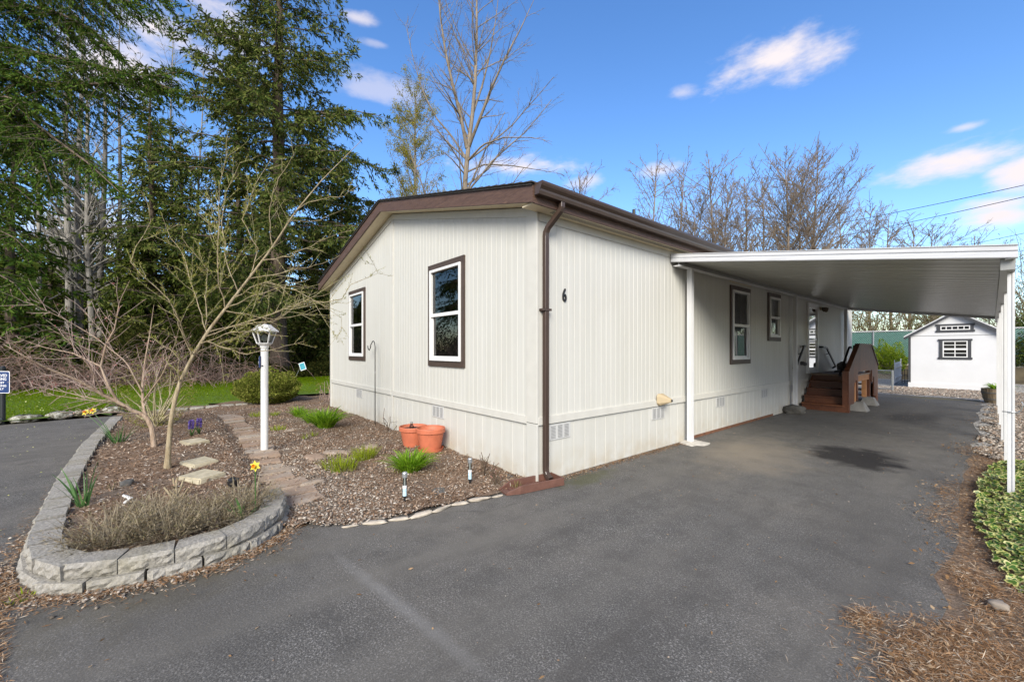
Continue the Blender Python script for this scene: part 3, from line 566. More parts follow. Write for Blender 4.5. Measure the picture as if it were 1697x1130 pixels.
mb = MB().tube([(.004,9.15,1.13),(.05,9.15,1.13),(.10,9.15,1.11),(.115,9.15,1.08)], [.05,.047,.045,.034], 14); mb.build('dryer_hood', MT['dark_grey'], house, smooth=False)
pp = at(1050.5, 362, 13.0); MB().tube([(pp[0],pp[1],rz(pp[0])+.15),(pp[0],pp[1],pp[2]+.28)], .05, 12).build('vent_pipe', MT['black_metal'], house)

# ---------------------------------------------------------------- splash block under the downspout
sb = thing('splash_block', 'brown plastic splash block under the downspout at the house corner', 'splash block', (.05,.1,0))
O2 = [(-.02,.24),(.22,.24),(.22,-.32),(.18,-.46),(.02,-.46),(-.02,-.32)]
mb = MB().prism(O2, lambda p: (p[0], p[1], .006), lambda p: (p[0], p[1], .022)); mb.build('tray', MT['splash_brown'], sb)
mb = MB()
for a, b, h0, h1 in (((-.008,.24),(-.008,-.30),.085,.085),((.208,.24),(.208,-.30),.085,.085),((-.008,-.30),(.028,-.455),.085,.03),((.208,-.30),(.172,-.455),.085,.03),((-.0,.231),(.20,.231),.085,.085)):
    a = Vector((*a,0)); b = Vector((*b,0)); t = (b-a).normalized(); s = Vector((-t.y,t.x,0))*.009
    mb.add([a-s+Vector((0,0,.02)), b-s+Vector((0,0,.02)), b+s+Vector((0,0,.02)), a+s+Vector((0,0,.02)), a-s+Vector((0,0,h0)), b-s+Vector((0,0,h1)), b+s+Vector((0,0,h1)), a+s+Vector((0,0,h0))], [(0,3,2,1),(4,5,6,7),(0,1,5,4),(1,2,6,5),(2,3,7,6),(3,0,4,7)])
mb.build('rim', MT['splash_brown'], sb, bevel=.003)
mb = MB()
for i in range(9): mb.box(.03, .17, .06-i*.055, .075-i*.055, .0222, .03)
mb.build('ridges', MT['splash_brown'], sb); sb.rotation_euler = (0,0,-.16); sb.location = (.06,.06,0)

# ---------------------------------------------------------------- carport
cp = thing('carport', 'white aluminium carport with ribbed roof on posts beside the house', 'carport', (1.7, 8.2, 0))
CX0, CX1, CY0, CY1 = .03, 3.335, 2.83, 13.75
cz = lambda x: 2.835-.157*(x-.05)
pan = None
npan = round((CY1-CY0)/.305); pw = (CY1-CY0)/npan
prof = [(.0,.05),(.003,.05),(.010,0),(.058,0),(.066,.05),(.092,.05),(.100,0),(.134,0),(.142,.05),(.168,.05),(.176,0),(.210,0),(.218,.05),(.244,.05),(.252,0),(pw-.012,0),(pw-.004,.05),(pw-.001,.05),(pw-.001,.075),(0,.075)]
for i in range(npan):
    y0 = CY0+i*pw
    if pan is None:
        pan = MB().prism(prof, lambda p: (CX0, y0+p[0], cz(CX0)+p[1]), lambda p: (CX1, y0+p[0], cz(CX1)+p[1])).build('roof_pan', MT['pan_alu'], cp); pl = WLOC[pan.name]
    else: pn = place(pan, 'roof_pan', pl+Vector((0, pw*i, 0)), 0, cp)
    if i == 0:
        mb = MB()
        for a, b in ((.066,.092),(.142,.168),(.218,.244),(pw-.004,pw+.003)):
            mb.add([(CX0+.01,y0+a,cz(CX0+.01)+.0485),(CX1-.01,y0+a,cz(CX1-.01)+.0485),(CX1-.01,y0+b,cz(CX1-.01)+.0485),(CX0+.01,y0+b,cz(CX0+.01)+.0485)], [(0,1,2,3)])
        rg = mb.build('rib_shade_dirt', MT['dark_grey'], pan, recalc=False); rgo = rg.location.copy()  # dark strips put groove shade and dirt into the rib recesses as colour
    else: rc = rg.copy(); COL.objects.link(rc); rc.parent = pn; rc.location = rgo
# front and back fascia with a double band
def fascia(y, sgn, name):
    A = [(0,-.02 if sgn > 0 else -.065),(.028,-.02 if sgn > 0 else -.065),(.034,-.012),(.034,.03),(.022,.036),(.022,.046),(.034,.052),(.034,.092),(.045,.098),(.045,.104),(0,.104)]
    mb = MB().prism(A, lambda p: (CX0-.01, y-sgn*p[0], cz(CX0)+p[1]), lambda p: (CX1+.03, y-sgn*p[0], cz(CX1)+p[1])); mb.build('fascia', MT['fascia_worn'], cp)
fascia(CY0-.002, 1, 'f'); fascia(CY1+.002, -1, 'b')
XL = .115
mb = MB(); mb.box(XL-.05, XL+.05, CY0+.0, CY1-.02, 2.745, 2.753); mb.box(XL-.006, XL+.006, CY0+.02, CY1-.03, 2.754, cz(XL)-.004); mb.box(XL-.05, XL+.0525, CY0-.04, CY0-.032, 2.745, 2.753); mb.build('side_beam', MT['alu_white'], cp)
MB().box(XL+.007, XL+.012, CY0+.03, CY1-.05, 2.755, cz(XL)-.008).build('beam_web', MT['beam_grey'], cp)
zR = cz(3.30); mb = MB().prism([(3.262,CY0+.03),(3.352,CY0+.03),(3.225,CY1-.05),(3.135,CY1-.05)], lambda p: (p[0],p[1],zR-.115), lambda p: (p[0],p[1],zR-.0)); mb.build('side_beam', MT['beam_grey'], cp)
mb = MB().prism([(0,0),(.06,0),(.075,.1),(.07,.1),(.055,.005),(0,.005)], lambda p: (CX1-.045+p[0], CY0-.02, cz(CX1)-.02+p[1]), lambda p: (CX1-.045+p[0], CY1+.02, cz(CX1)-.02+p[1])); mb.build('side_gutter', MT['alu_white'], cp)
def cpost(x, y, zt, w=.076, wx=1):
    mb = MB(); r = w/2; k = .012
    P = [(-r,-r),(-k,-r),(-k,-r+.006),(k,-r+.006),(k,-r),(r,-r),(r,-k),(r-.006,-k),(r-.006,k),(r,k),(r,r),(k,r),(k,r-.006),(-k,r-.006),(-k,r),(-r,r),(-r,k),(-r+.006,k),(-r+.006,-k),(-r,-k)]
    p = mb.prism(P, lambda q: (x+q[0]*wx, y+q[1], 0), lambda q: (x+q[0]*wx, y+q[1], zt)).build('post', MT['alu_white'], cp); return p
for y in (3.22, 8.32, 13.2): cpost(XL, y, 2.744)
RPOST = [(3.333,3.1),(3.315,5.22),(3.285,7.2),(3.255,9.2),(3.225,11.35),(3.195,13.4)]
for x, y in RPOST: cpost(x-.006, y, cz(3.3)-.116, .075, .62)
mb = MB().tube([at(1660,735,6.2),at(1671,760,5.1),at(1676,773,4.2)], .004, 5); 
# loose wire ties round the front post
wr = [Vector((3.327,3.1,.86))+Vector((.052*math.cos(a), .052*math.sin(a), .004*a)) for a in [i*.4 for i in range(18)]]+[Vector((3.385,3.05,.90)),Vector((3.40,3.04,.95)),Vector((3.39,3.06,.98))]
tag(MB().tube(wr, .004, 6).build('wire_tie', MT['steel_galv']), 'grey wire tied round the nearest right carport post', 'wire')
for nm, lab, x, y, r in (('concrete_footing','pale rough concrete patch under the front left carport post',.15,3.22,.21),('concrete_footing','small pale concrete patch under the second left carport post',.2,8.28,.13)):
    mb = MB(); vs = [(x,y,.02)]; n = 18; rr = random.Random(int(y*10))
    for k, h in ((.55,.022),(1,.004)):
        for j in range(n): a = 2*math.pi*j/n; q = r*k*(1+rr.uniform(-.18,.18)); vs.append((x+q*math.cos(a), y+q*1.25*math.sin(a), h))
    mb.add(vs, [(0,1+j,1+(j+1)%n) for j in range(n)]+[(1+j,1+n+j,1+n+(j+1)%n,1+(j+1)%n) for j in range(n)]); tag(mb.build(nm, MT['concrete_pale'], recalc=False, smooth=True), lab, 'footing')
me = stone(.42,.34,.2,77,.5); me.materials.append(MT['rock_dark']); o = link('rock', me, (.18,7.95,-.02), None); tag(o, 'dark rounded rock lying beside the second left carport post', 'rock')

# ---------------------------------------------------------------- porch: landing with steps at both ends and a plank side panel
pr = thing('porch_steps', 'dark red wooden porch with steps at both ends and plank side panel', 'porch', (.5,10.6,0))
PX0, PX1 = .06, .90; LZ = .85
for k, (ya, yb, z) in enumerate([(8.98,9.24,.165),(9.19,9.45,.335),(9.40,9.66,.505),(9.61,9.87,.68)]):
    st = MB().box(PX0, PX1+.01, ya-.02, yb, z-.038, z).build('tread', MT['deck_wood'], pr, bevel=.004)
    MB().box(PX0+.01, PX1-.005, ya+.004, ya+.03, z-.17 if k else .0, z-.039).build('riser', MT['deck_wood'], st)
    yo = 2*10.86-ya; yi = 2*10.86-yb
    MB().box(PX0, PX1, yi, yo+.02, z-.038, z).build('tread', MT['deck_wood'], pr, bevel=.004)
MB().box(PX0+.01, PX1-.005, 9.83, 9.86, .69, LZ-.039).build('riser', MT['deck_wood'], pr)
for i in range(12): y = 9.80+i*.178; MB().box(PX0, PX1+.06, y, y+.170, LZ-.038, LZ).build('deck_board', MT['deck_top'], pr, bevel=.004)
for y in (9.9, 10.86, 11.8): MB().box(PX0+.02, PX1+.04, y-.02, y+.02, LZ-.18, LZ-.0385).build('joist', MT['raw_wood'], pr)
MB().box(PX1+.01, PX1+.045, 9.92, 11.78, LZ-.18, LZ-.039).build('rim_joist', MT['raw_wood'], pr)
# stringers
for x in (PX0+.005, PX1-.04):
    for sg in (1, -1):
        f = lambda y: y if sg == 1 else 2*10.86-y
        mb = MB().prism([(9.0,.0),(9.25,.0),(9.95,.55),(9.95,.80),(9.82,.80)], lambda p: (x, f(p[0]), p[1]), lambda p: (x+.035, f(p[0]), p[1])); mb.build('stringer', MT['deck_wood'], pr)
# plank panel on the drive side: planks of unequal length follow the cut-out below and the chamfers above
y = 9.00; i = 0; ptop = lambda y: min(1.60, .98+(y-9.02)*.58, .98+(12.52-y)*.64)
while y < 12.42:
    w = .138; yb = min(y+w, 12.44); mid = (y+yb)/2
    zb = .0 if (mid < 9.2 or mid > 12.2) else (.18 if mid < 9.62 or mid > 11.95 else (.46+.4*((i*7)%3)/3 if mid < 9.95 or mid > 11.6 else .92))
    mb = MB().prism([(y,zb),(yb-.011,zb),(yb-.011,ptop(yb-.011)),(y,ptop(y))], lambda p: (PX1+.062, p[0], p[1]), lambda p: (PX1+.088, p[0], p[1])); mb.build('plank', MT['deck_wood'], pr); y = yb; i += 1
cap = [(9.0,.985),(10.08,1.61),(11.54,1.61),(12.46,1.03)]
for a, b in zip(cap[:-1], cap[1:]): MB().bar((PX1+.055,a[0],a[1]),(PX1+.055,b[0],b[1]), .10, .035).build('cap_rail', MT['deck_wood'], pr)
for y, h in ((9.03,.97),(10.08,1.58),(11.54,1.58),(12.42,1.0)): MB().box(PX1-.03, PX1+.06, y-.045, y+.045, 0 if h < 1.2 else .2, h).build('post', MT['deck_wood'], pr)
def handrail(name, pts, brk, parent):
    h = MB()
    for a, b in zip(pts[:-1], pts[1:]): h.bar(a, b, .035, .05)
    o = h.build(name, MT['black_metal'], parent, bevel=.004)
    for p, q in brk: MB().tube([p, q], .008, 6).build('bracket', MT['black_metal'], o)
handrail('inner_rail', [(PX1-.09,9.02,.86),(PX1-.09,9.95,1.52),(PX1-.09,10.15,1.54)], [((PX1-.09,9.3,1.06),(PX1-.03,9.05,.9)),((PX1-.09,9.97,1.52),(PX1-.03,10.08,1.5))], pr)
hr = thing('handrail', 'black wall handrail left of the porch door', 'handrail', (.09,9.1,1.0), 'wall handrails'); handrail('rail', [(.08,8.47,1.02),(.08,9.12,1.56),(.08,9.25,1.56),(.01,9.25,1.56)], [((.08,8.95,1.40),(.0,8.95,1.36)),((.08,8.52,1.05),(.0,8.52,1.02))], hr)
hr = thing('handrail', 'black wall handrail right of the porch door', 'handrail', (.09,11.6,1.0), 'wall handrails'); handrail('rail', [(.01,10.74,1.55),(.09,10.74,1.55),(.09,11.15,1.52),(.09,12.1,.98),(.01,12.1,.92)], [((.09,11.4,1.37),(.0,11.4,1.33))], hr)
for x, y, lab in ((1.05,9.62,'grey concrete pier block at the near end of the porch panel'),(1.0,11.15,'grey concrete pier block under the middle of the porch')):
    s0, s1 = .19, .10; mb = MB(); mb.add([(x-s0,y-s0,.004),(x+s0,y-s0,.004),(x+s0,y+s0,.004),(x-s0,y+s0,.004),(x-s1,y-s1,.21),(x+s1,y-s1,.21),(x+s1,y+s1,.21),(x-s1,y+s1,.21)], [(0,3,2,1),(4,5,6,7),(0,1,5,4),(1,2,6,5),(2,3,7,6),(3,0,4,7)])
    tag(mb.build('pier_block', MT['concrete'], bevel=.008), lab, 'pier block', 'concrete pier blocks')
    MB().box(x-.095-.05, x-.005-.05, y-.045, y+.045, .212, LZ-.181).build('support_post', MT['raw_wood'], pr)
# things on the landing
bt = thing('boot_tray', 'flat black boot tray lying on the porch landing', 'tray', (.5,11.3,LZ)); mb = MB(); mb.box(.30,.74,10.95,11.7,LZ+.001,LZ+.012); mb.build('base', MT['black_metal'], bt)
mb = MB(); mb.box(.30,.74,10.95,10.97,LZ+.012,LZ+.05); mb.box(.30,.74,11.68,11.7,LZ+.012,LZ+.05); mb.box(.30,.32,10.97,11.68,LZ+.012,LZ+.05); mb.box(.72,.74,10.97,11.68,LZ+.012,LZ+.05); mb.build('rim', MT['black_metal'], bt, bevel=.004)
gb = thing('plastic_bin', 'small grey rounded plastic bin on the porch landing', 'bin', (.30,11.84,LZ)); MB().lathe([(.09,0),(.12,.02),(.135,.16),(.12,.22),(.06,.25)], (.3,11.84,LZ), 18).build('body', MT['concrete'], gb, smooth=True); MB().lathe([(.063,0),(.05,.02),(.02,.03)], (.3,11.84,LZ+.25), 14).build('lid', MT['dark_grey'], gb)

# ---------------------------------------------------------------- shed
sh = thing('garden_shed', 'white garden shed with dark grey trim behind the driveway', 'shed', (2.13,20.6,0))
SX0, SX1, SY, SD = .92, 3.36, 19.15, 3.0; SE, SR = 2.02, 2.86; sm = (SX0+SX1)/2
mb = MB(); mb.add([(SX0,SY,.02),(SX1,SY,.02),(SX1,SY,SE),(sm,SY,SR),(SX0,SY,SE)], [(0,1,2,3,4)]); mb.add([(SX0,SY+SD,.02),(SX1,SY+SD,.02),(SX1,SY+SD,SE),(sm,SY+SD,SR),(SX0,SY+SD,SE)], [(4,3,2,1,0)]); mb.add([(SX0,SY,.02),(SX0,SY+SD,.02),(SX0,SY+SD,SE),(SX0,SY,SE)], [(0,3,2,1)]); mb.add([(SX1,SY,.02),(SX1,SY+SD,.02),(SX1,SY+SD,SE),(SX1,SY,SE)], [(0,1,2,3)])
mb.build('wall', MT['shed_white'], sh, recalc=False)
MB().box(SX0-.03, SX1+.03, SY-.025, SY, 0, .2).build('base_board', MT['shed_white'], sh, bevel=.004)
MB().box(SX0-.02, SX1+.02, SY-.012, SY, SE-.02, SE-.005).build('belt_trim', MT['beam_grey'], sh)
MB().box(SX0-.025, SX0+.045, SY-.02, SY, .202, SE-.02).build('corner_trim', MT['shed_trim'], sh); MB().box(SX1-.045, SX1+.025, SY-.02, SY, .202, SE-.02).build('corner_trim', MT['shed_trim'], sh)
for sg in (-1, 1):
    e = sm+sg*(sm-SX0+.14); ze = SR-(SR-SE)*(abs(e-sm)/(sm-SX0)); mb = MB()
    mb.add([(sm,SY-.16,SR+.03),(e,SY-.16,ze+.03),(e,SY+SD+.1,ze+.03),(sm,SY+SD+.1,SR+.03),(sm,SY-.16,SR+.07),(e,SY-.16,ze+.07),(e,SY+SD+.1,ze+.07),(sm,SY+SD+.1,SR+.07)], [(0,1,2,3),(4,7,6,5),(0,4,5,1),(1,5,6,2),(2,6,7,3),(3,7,4,0)]); mb.build('roof', MT['alu_white'], sh)
    mb = MB(); mb.add([(sm,SY-.16,SR-.07),(e,SY-.16,ze-.07),(e,SY-.16,ze+.029),(sm,SY-.16,SR+.029),(sm,SY-.13,SR-.07),(e,SY-.13,ze-.07),(e,SY-.13,ze+.029),(sm,SY-.13,SR+.029)], [(0,1,2,3),(4,7,6,5),(0,4,5,1),(3,2,6,7),(0,3,7,4),(1,5,6,2)]); mb.build('barge_board', MT['shed_trim'], sh)
def shedwin(x0, x1, z0, z1, cols, rows, ears):
    w = MB().box(x0, x1, SY-.012, SY-.002, z0, z1).build('window', MT['shed_trim'], sh); t = .085; k = .03 if ears else .02
    for nm, b in (('casing', (x0,x0+t,z0,z1)),('casing', (x1-t,x1,z0,z1)),('casing', (x0-k,x1+k,z1-t*.7,z1+.01)),('casing', (x0-k,x1+k,z0-.01,z0+t*.7))):
        d = .035 if b[1]-b[0] > .3 else .03; MB().box(b[0], b[1], SY-d, SY-.012, b[2], b[3]).build(nm, MT['shed_trim'], w)
    a, b, c, d = x0+t+.002, x1-t-.002, z0+t*.7+.002, z1-t*.7-.002; mb = MB(); f = .03
    mb.box(a, a+f, SY-.03, SY-.013, c, d); mb.box(b-f, b, SY-.03, SY-.013, c, d); mb.box(a+f, b-f, SY-.03, SY-.013, d-f, d); mb.box(a+f, b-f, SY-.03, SY-.013, c, c+f)
    mb.build('frame', MT['vinyl_white'], w)
    for i in range(1, cols): x = a+(b-a)*i/cols; MB().box(x-.012, x+.012, SY-.026, SY-.013, c+f, d-f).build('muntin', MT['vinyl_white'], w)
    for j in range(1, rows): z = c+(d-c)*j/rows; h = .03 if rows == 4 and j == 2 else .01; MB().box(a+f, b-f, SY-.0275, SY-.0135, z-h, z+h).build('muntin', MT['vinyl_white'], w)
    for i in range(cols):
        for j in range(rows):
            xa, xb = a+(b-a)*i/cols+.01, a+(b-a)*(i+1)/cols-.01; za, zb = c+(d-c)*j/rows+.008, c+(d-c)*(j+1)/rows-.008
            MB().box(max(xa,a+f), min(xb,b-f), SY-.0155, SY-.0125, max(za,c+f), min(zb,d-f)).build('pane', gl_dark, w)
_g = Mat('dark_glass', .06, 0, .3); _g.color((.012, .013, .015)); gl_dark = _g.m
shedwin(sm-.40, sm+.40, 1.13, 1.86, 2, 4, True); shedwin(sm-.46, sm+.46, 2.14, 2.42, 5, 1, True)
# half-barrel planter
def barrel(x, y, lab, s=1):
    b = thing('barrel_planter', lab, 'planter', (x,y,0)); n = 20; src = None
    for j in range(n):
        a0, a1 = 2*math.pi*j/n, 2*math.pi*(j+.94)/n; mb = MB(); P = []
        for r, z in ((.235,0),(.275,.14),(.30,.28),(.305,.40)):
            for a, rr in ((a0,r),(a1,r),(a1,r-.03),(a0,r-.03)): P.append((x+s*rr*math.cos(a), y+s*rr*math.sin(a), s*z+.002))
        mb.add(P, [(i*4+k, i*4+(k+1)%4, i*4+4+(k+1)%4, i*4+4+k) for i in range(3) for k in range(4)]+[(0,1,2,3),(12,15,14,13)]); mb.build('stave', MT['wood_old'], b)
    for r, z in ((.272,.1),(.304,.27)):
        MB().lathe([(r*s,z*s),((r+.006)*s,(z+.035)*s),((r-.02)*s,(z+.035)*s),((r-.02)*s,z*s)], (x,y,0), 28, close=False).build('hoop', MT['concrete'], b)
    MB().lathe([(.27*s,.34*s),(.15*s,.37*s),(0.01,.38*s)], (x,y,0), 16, close=False).build('soil', MT['potting'], b)
barrel(3.18, 14.35, 'weathered half barrel planter at the far end of the carport posts'); barrel(4.2, 13.2, 'second weathered half barrel planter right of the carport posts')
# ---------------------------------------------------------------- green privacy fence on a raised bank, low gates
FY = 26.0
bank = MB(); bank.add([(-14,24.6,-.02),(30,24.6,-.02),(30,25.4,.68),(-14,25.4,.68),(-14,80,.9),(30,80,.9)], [(0,1,2,3),(3,2,5,4)]); tag(bank.build('bank', MT['forest_floor'], recalc=False), kind='structure')
fn = thing('privacy_fence', 'green chain link privacy fence with grey posts behind the yard', 'fence', (2,FY,.7))
for i in range(9): x0 = -9+i*2.6; MB().box(x0+.03, x0+2.57, FY, FY+.012, .78, 2.42).build('privacy_panel', MT['fence_green'], fn)
for i in range(10): MB().tube([(-9+i*2.6,FY-.03,.6),(-9+i*2.6,FY-.03,2.52)], .035, 8).build('post', MT['steel_galv'], fn)
MB().tube([(-9,FY-.03,2.46),(14.4,FY-.03,2.46)], .024, 6).build('top_rail', MT['alu_white'], fn); MB().box(-9,14.4,FY-.08,FY-.01,.66,.76).build('bottom_board', MT['concrete_pale'], fn)
mb = MB(); x = -10.6
while x < 14.4:
    a = max(x, -9.0); b = min(x+1.66, 14.4)
    if b > a: mb.add([(a,FY-.012,.78+(a-x)),(a+.026,FY-.012,.78+(a-x)),(b+.026,FY-.012,.78+(b-x)),(b,FY-.012,.78+(b-x))], [(0,1,2,3)])
    x += .10
tag(mb.build('wire_mesh', MT['steel_galv'], fn, recalc=False), kind='stuff')
gt = thing('chain_gate', 'low grey tube gate beyond the porch', 'gate', (.3,16.6,0)); A = at(1413,648,14.6); A[2] = 0
def P2(px, d, z): q = at(px, 600, d); return (q[0], q[1], z)
g0, g1 = P2(1432,15.3,0), P2(1479,14.6,0)
for p in (g0, g1, P2(1441,15.2,0)): MB().tube([(p[0],p[1],0),(p[0],p[1],.80 if p is not g1 else .74)], .022 if p is not g1 else .03, 8).build('post', MT['steel_galv'], gt)
g00 = P2(1405,15.7,0)
for z in (.06,.72): MB().tube([(g00[0],g00[1],z),(g1[0],g1[1],z)], .017, 6).build('rail', MT['steel_galv'], gt)
mb = MB(); a = Vector(g00); b = Vector(g1); n = 34
for i in range(-8, n):
    for sg in (1, -1):
        t0 = i/n; t1 = (i+8)/n; z0_, z1_ = (.06,.72) if sg == 1 else (.72,.06)
        if t0 < 0: z0_ += (z1_-z0_)*(-t0)/(t1-t0); t0 = 0
        if t1 > 1: z1_ = z0_+(z1_-z0_)*(1-t0)/(t1-t0); t1 = 1
        p = a.lerp(b, t0); q = a.lerp(b, t1); p.z = z0_; q.z = z1_; mb.tube([p, q], .0022, 3, False)
tag(mb.build('wire_mesh', MT['steel_galv'], gt, recalc=False), kind='stuff')
pg = thing('picket_gate', 'short white picket gate left of the shed', 'gate', (.2,19.3,0)); a = Vector(P2(1482.5,17.2,0)); b = Vector(P2(1493,19.6,0))
for i in range(9):
    p = a.lerp(b, i/8); t = (b-a).normalized()*.035; h = .98 if i in (0, 8) else .86
    mb = MB(); c0, c1 = p-t, p+t; o_ = Vector((t.y,-t.x,0))*.35
    mb.prism([(0,.05),(1,.05),(1,h),(.5,h+.06),(0,h)], lambda q: c0.lerp(c1, q[0])+Vector((0,0,q[1]))+o_, lambda q: c0.lerp(c1, q[0])+Vector((0,0,q[1]))-o_); mb.build('picket', MT['lamp_white'], pg)
for z in (.25,.7): MB().bar((a.x+.03,a.y,z),(b.x+.03,b.y,z), .03, .06).build('rail', MT['lamp_white'], pg)
wg = thing('wire_fence', 'thin dark wire panel standing left of the shed wall', 'fence', P2(1500,17.8,0)); a = Vector(P2(1495,18,0)); b = Vector(P2(1508,17.6,0))
for z in (.1,.35,.6): MB().tube([a+Vector((0,0,z)), b+Vector((0,0,z))], .012, 5).build('wire', MT['dark_grey'], wg)
for t in (0,.33,.66,1): p = a.lerp(b, t); MB().tube([p, p+Vector((0,0,.62))], .012, 5).build('upright', MT['dark_grey'], wg)
# ---------------------------------------------------------------- plant helpers (numpy)
def unit(a): return a/np.maximum(np.linalg.norm(a, axis=-1, keepdims=True), 1e-9)
class Acc:
    def __init__(s): s.V = []; s.F = {}; s.n = 0
    def put(s, V, F, k=None):
        V = np.asarray(V, np.float32).reshape(-1,3); F = np.asarray(F, np.int64); s.V.append(V); s.F.setdefault(k if k is not None else F.shape[1], []).append(F+s.n); s.n += len(V)
    def tubes(s, limbs, sides):
        for pts, r in limbs:
            pts = np.asarray(pts, float); k = len(pts)
            d = np.empty_like(pts); d[1:-1] = pts[2:]-pts[:-2]; d[0] = pts[1]-pts[0]; d[-1] = pts[-1]-pts[-2]; d = unit(d)
            ref = np.array([.31,.77,.2]) if abs(d[0] @ unit(np.array([.31,.77,.2]))) < .9 else np.array([.9,-.2,.1])
            a = unit(np.cross(d, ref)); b = np.cross(d, a); th = 2*np.pi*np.arange(sides)/sides
            V = pts[:,None]+np.asarray(r)[:,None,None]*(a[:,None]*np.cos(th)[None,:,None]+b[:,None]*np.sin(th)[None,:,None])
            i = np.arange(k-1)[:,None]*sides; j = np.arange(sides)[None]; j2 = (j+1)%sides
            F = np.stack([i+j, i+j2, i+sides+j2, i+sides+j], -1).reshape(-1,4); s.put(V, F)
        return s
    def leaves(s, P, D, L_, W_, rng, flat=None, k=None):     # diamond leaf cards: base P, direction D, length, width
        P = np.asarray(P); D = unit(np.asarray(D)); n = len(P)
        if n == 0: return s
        ref = rng.normal(size=(n,3)) if flat is None else np.tile(flat, (n,1))+rng.normal(size=(n,3))*.35
        sd = unit(np.cross(D, ref)); nn = np.cross(sd, D); L_ = np.broadcast_to(np.asarray(L_, float), (n,))[:,None]; W_ = np.broadcast_to(np.asarray(W_, float), (n,))[:,None]
        V = np.stack([P, P+D*L_*.45+sd*W_/2+nn*L_*.05, P+D*L_, P+D*L_*.45-sd*W_/2+nn*L_*.05], 1)
        s.put(V, np.arange(4*n).reshape(n,4), k); return s
    def blades(s, P, D, L_, W_, rng, droop=.6, seg=3, k=None):   # bent strips
        n = len(P); D = unit(D); L_ = np.broadcast_to(np.asarray(L_, float), (n,))[:,None]; W_ = np.broadcast_to(np.asarray(W_, float), (n,))[:,None]
        h = D.copy(); h[:,2] = 0; h = unit(h+rng.normal(size=(n,3))*np.array([.05,.05,0])); sd = unit(np.cross(D, np.array([0,0,1.0]))+rng.normal(size=(n,3))*.15); pts = []
        for i in range(seg+1):
            t = i/seg; c = P+D*L_*t+(h*.25-np.array([0,0,1.0]))*L_*droop*t*t*np.ones((n,1)); w = W_*(1-t**1.6)*.5+.0008
            pts += [c-sd*w, c+sd*w]
        V = np.stack(pts, 1); m = 2*(seg+1); base = np.arange(n)[:,None]*m
        F = np.concatenate([np.stack([base[:,0]+2*i, base[:,0]+2*i+1, base[:,0]+2*i+3, base[:,0]+2*i+2], 1) for i in range(seg)]); s.put(V, F, k); return s
    def obj(s, name, mats, parent=None, smooth=False):
        ks = list(s.F.keys()); V = np.concatenate(s.V); Fs = [np.concatenate(s.F[k]) for k in ks]
        return np_obj(name, V, Fs, mats, parent, [k if isinstance(mats, (list, tuple)) else 0 for k in ks] if isinstance(mats, (list, tuple)) else None, smooth)
def curve(p, d, L_, n, rng, wob=.12, up=0.0):
    pts = [np.array(p, float)]; d = unit(np.array(d, float)); st = L_/n
    for i in range(n):
        d = unit(d+rng.normal(size=3)*wob+np.array([0,0,up])); pts.append(pts[-1]+d*st)
    return np.array(pts)
def resample(pts, n):
    pts = np.asarray(pts, float); s = np.r_[0, np.cumsum(np.linalg.norm(np.diff(pts, axis=0), axis=1))]; t = np.linspace(0, s[-1], n)
    return np.stack([np.interp(t, s, pts[:,i]) for i in range(3)], 1)
def sprout(limbs, pts, r, level, spec, rng):
    """grow children along a limb; spec per level: (count per metre, length factor, angle, up, wobble, start, rmin)"""
    if level >= len(spec): return
    per, lf, ang, up, wob, st, rmin = spec[level][:7]; rnd = len(spec[level]) > 7; seg = np.linalg.norm(np.diff(pts, axis=0), axis=1); T = seg.sum(); n = rng.poisson(per*T*(1-st)) if per*T > 3 else int(per*T*(1-st)+rng.random()); cs = np.r_[0, np.cumsum(seg)]/T
    for _ in range(n):
        t = st+(1-st)*rng.random(); i = min(int(np.searchsorted(cs, t))-1, len(pts)-2); i = max(i, 0); f = (t-cs[i])/max(cs[i+1]-cs[i], 1e-6); p = pts[i]*(1-f)+pts[i+1]*f
        d = unit(pts[i+1]-pts[i]); o = unit(np.cross(d, rng.normal(size=3))); a = ang*rng.uniform(.7,1.3); dd = d*math.cos(a)+o*math.sin(a); rr = (r[i]*(1-f)+r[i+1]*f)
        Lc = T*lf*rng.uniform(.5,1.15)*((1.12-.75*t) if not rnd else (.25+.95*math.sin(math.pi*min(1, t*.98))**.8)); k = max(3, min(6, int(Lc*3)+3)); q = curve(p, dd, Lc, k, rng, wob, up); r0 = max(rmin, rr*.42); rq = np.linspace(r0, max(rmin*.5, r0*.25), len(q))
        limbs[level].append((q, rq)); sprout(limbs, q, rq, level+1, spec, rng)

def bare_tree(name, label, base, pts, r, spec, bark, twig, seed, group=None, cat='tree', sides=(9,5,3,3,3), extra=None):
    rng = np.random.default_rng(seed); t = thing(name, label, cat, tuple(base), group); limbs = [[] for _ in range(len(spec)+1)]
    mains = pts if isinstance(pts, list) and np.ndim(pts[0]) == 2 else [pts]
    tr = Acc(); cr = Acc()
    for k, mp_ in enumerate(mains):
        mp_ = resample(mp_, max(10, len(mp_)*3)); rr = np.interp(np.linspace(0,1,len(mp_)), [0,.04,.5,1], np.array([1.25,1,.62,.12])*(r[k] if hasattr(r,'__len__') else r)); tr.tubes([(mp_, rr)], sides[0]); sprout(limbs, mp_, rr, 0, spec, rng)
    for lv, l in enumerate(limbs[:-1]): cr.tubes(l, sides[min(lv+1, 4)])
    tr.obj('trunk', MT[bark], t, True)
    if cr.V: cr.obj('crown', MT[twig], t)
    return t, limbs, rng

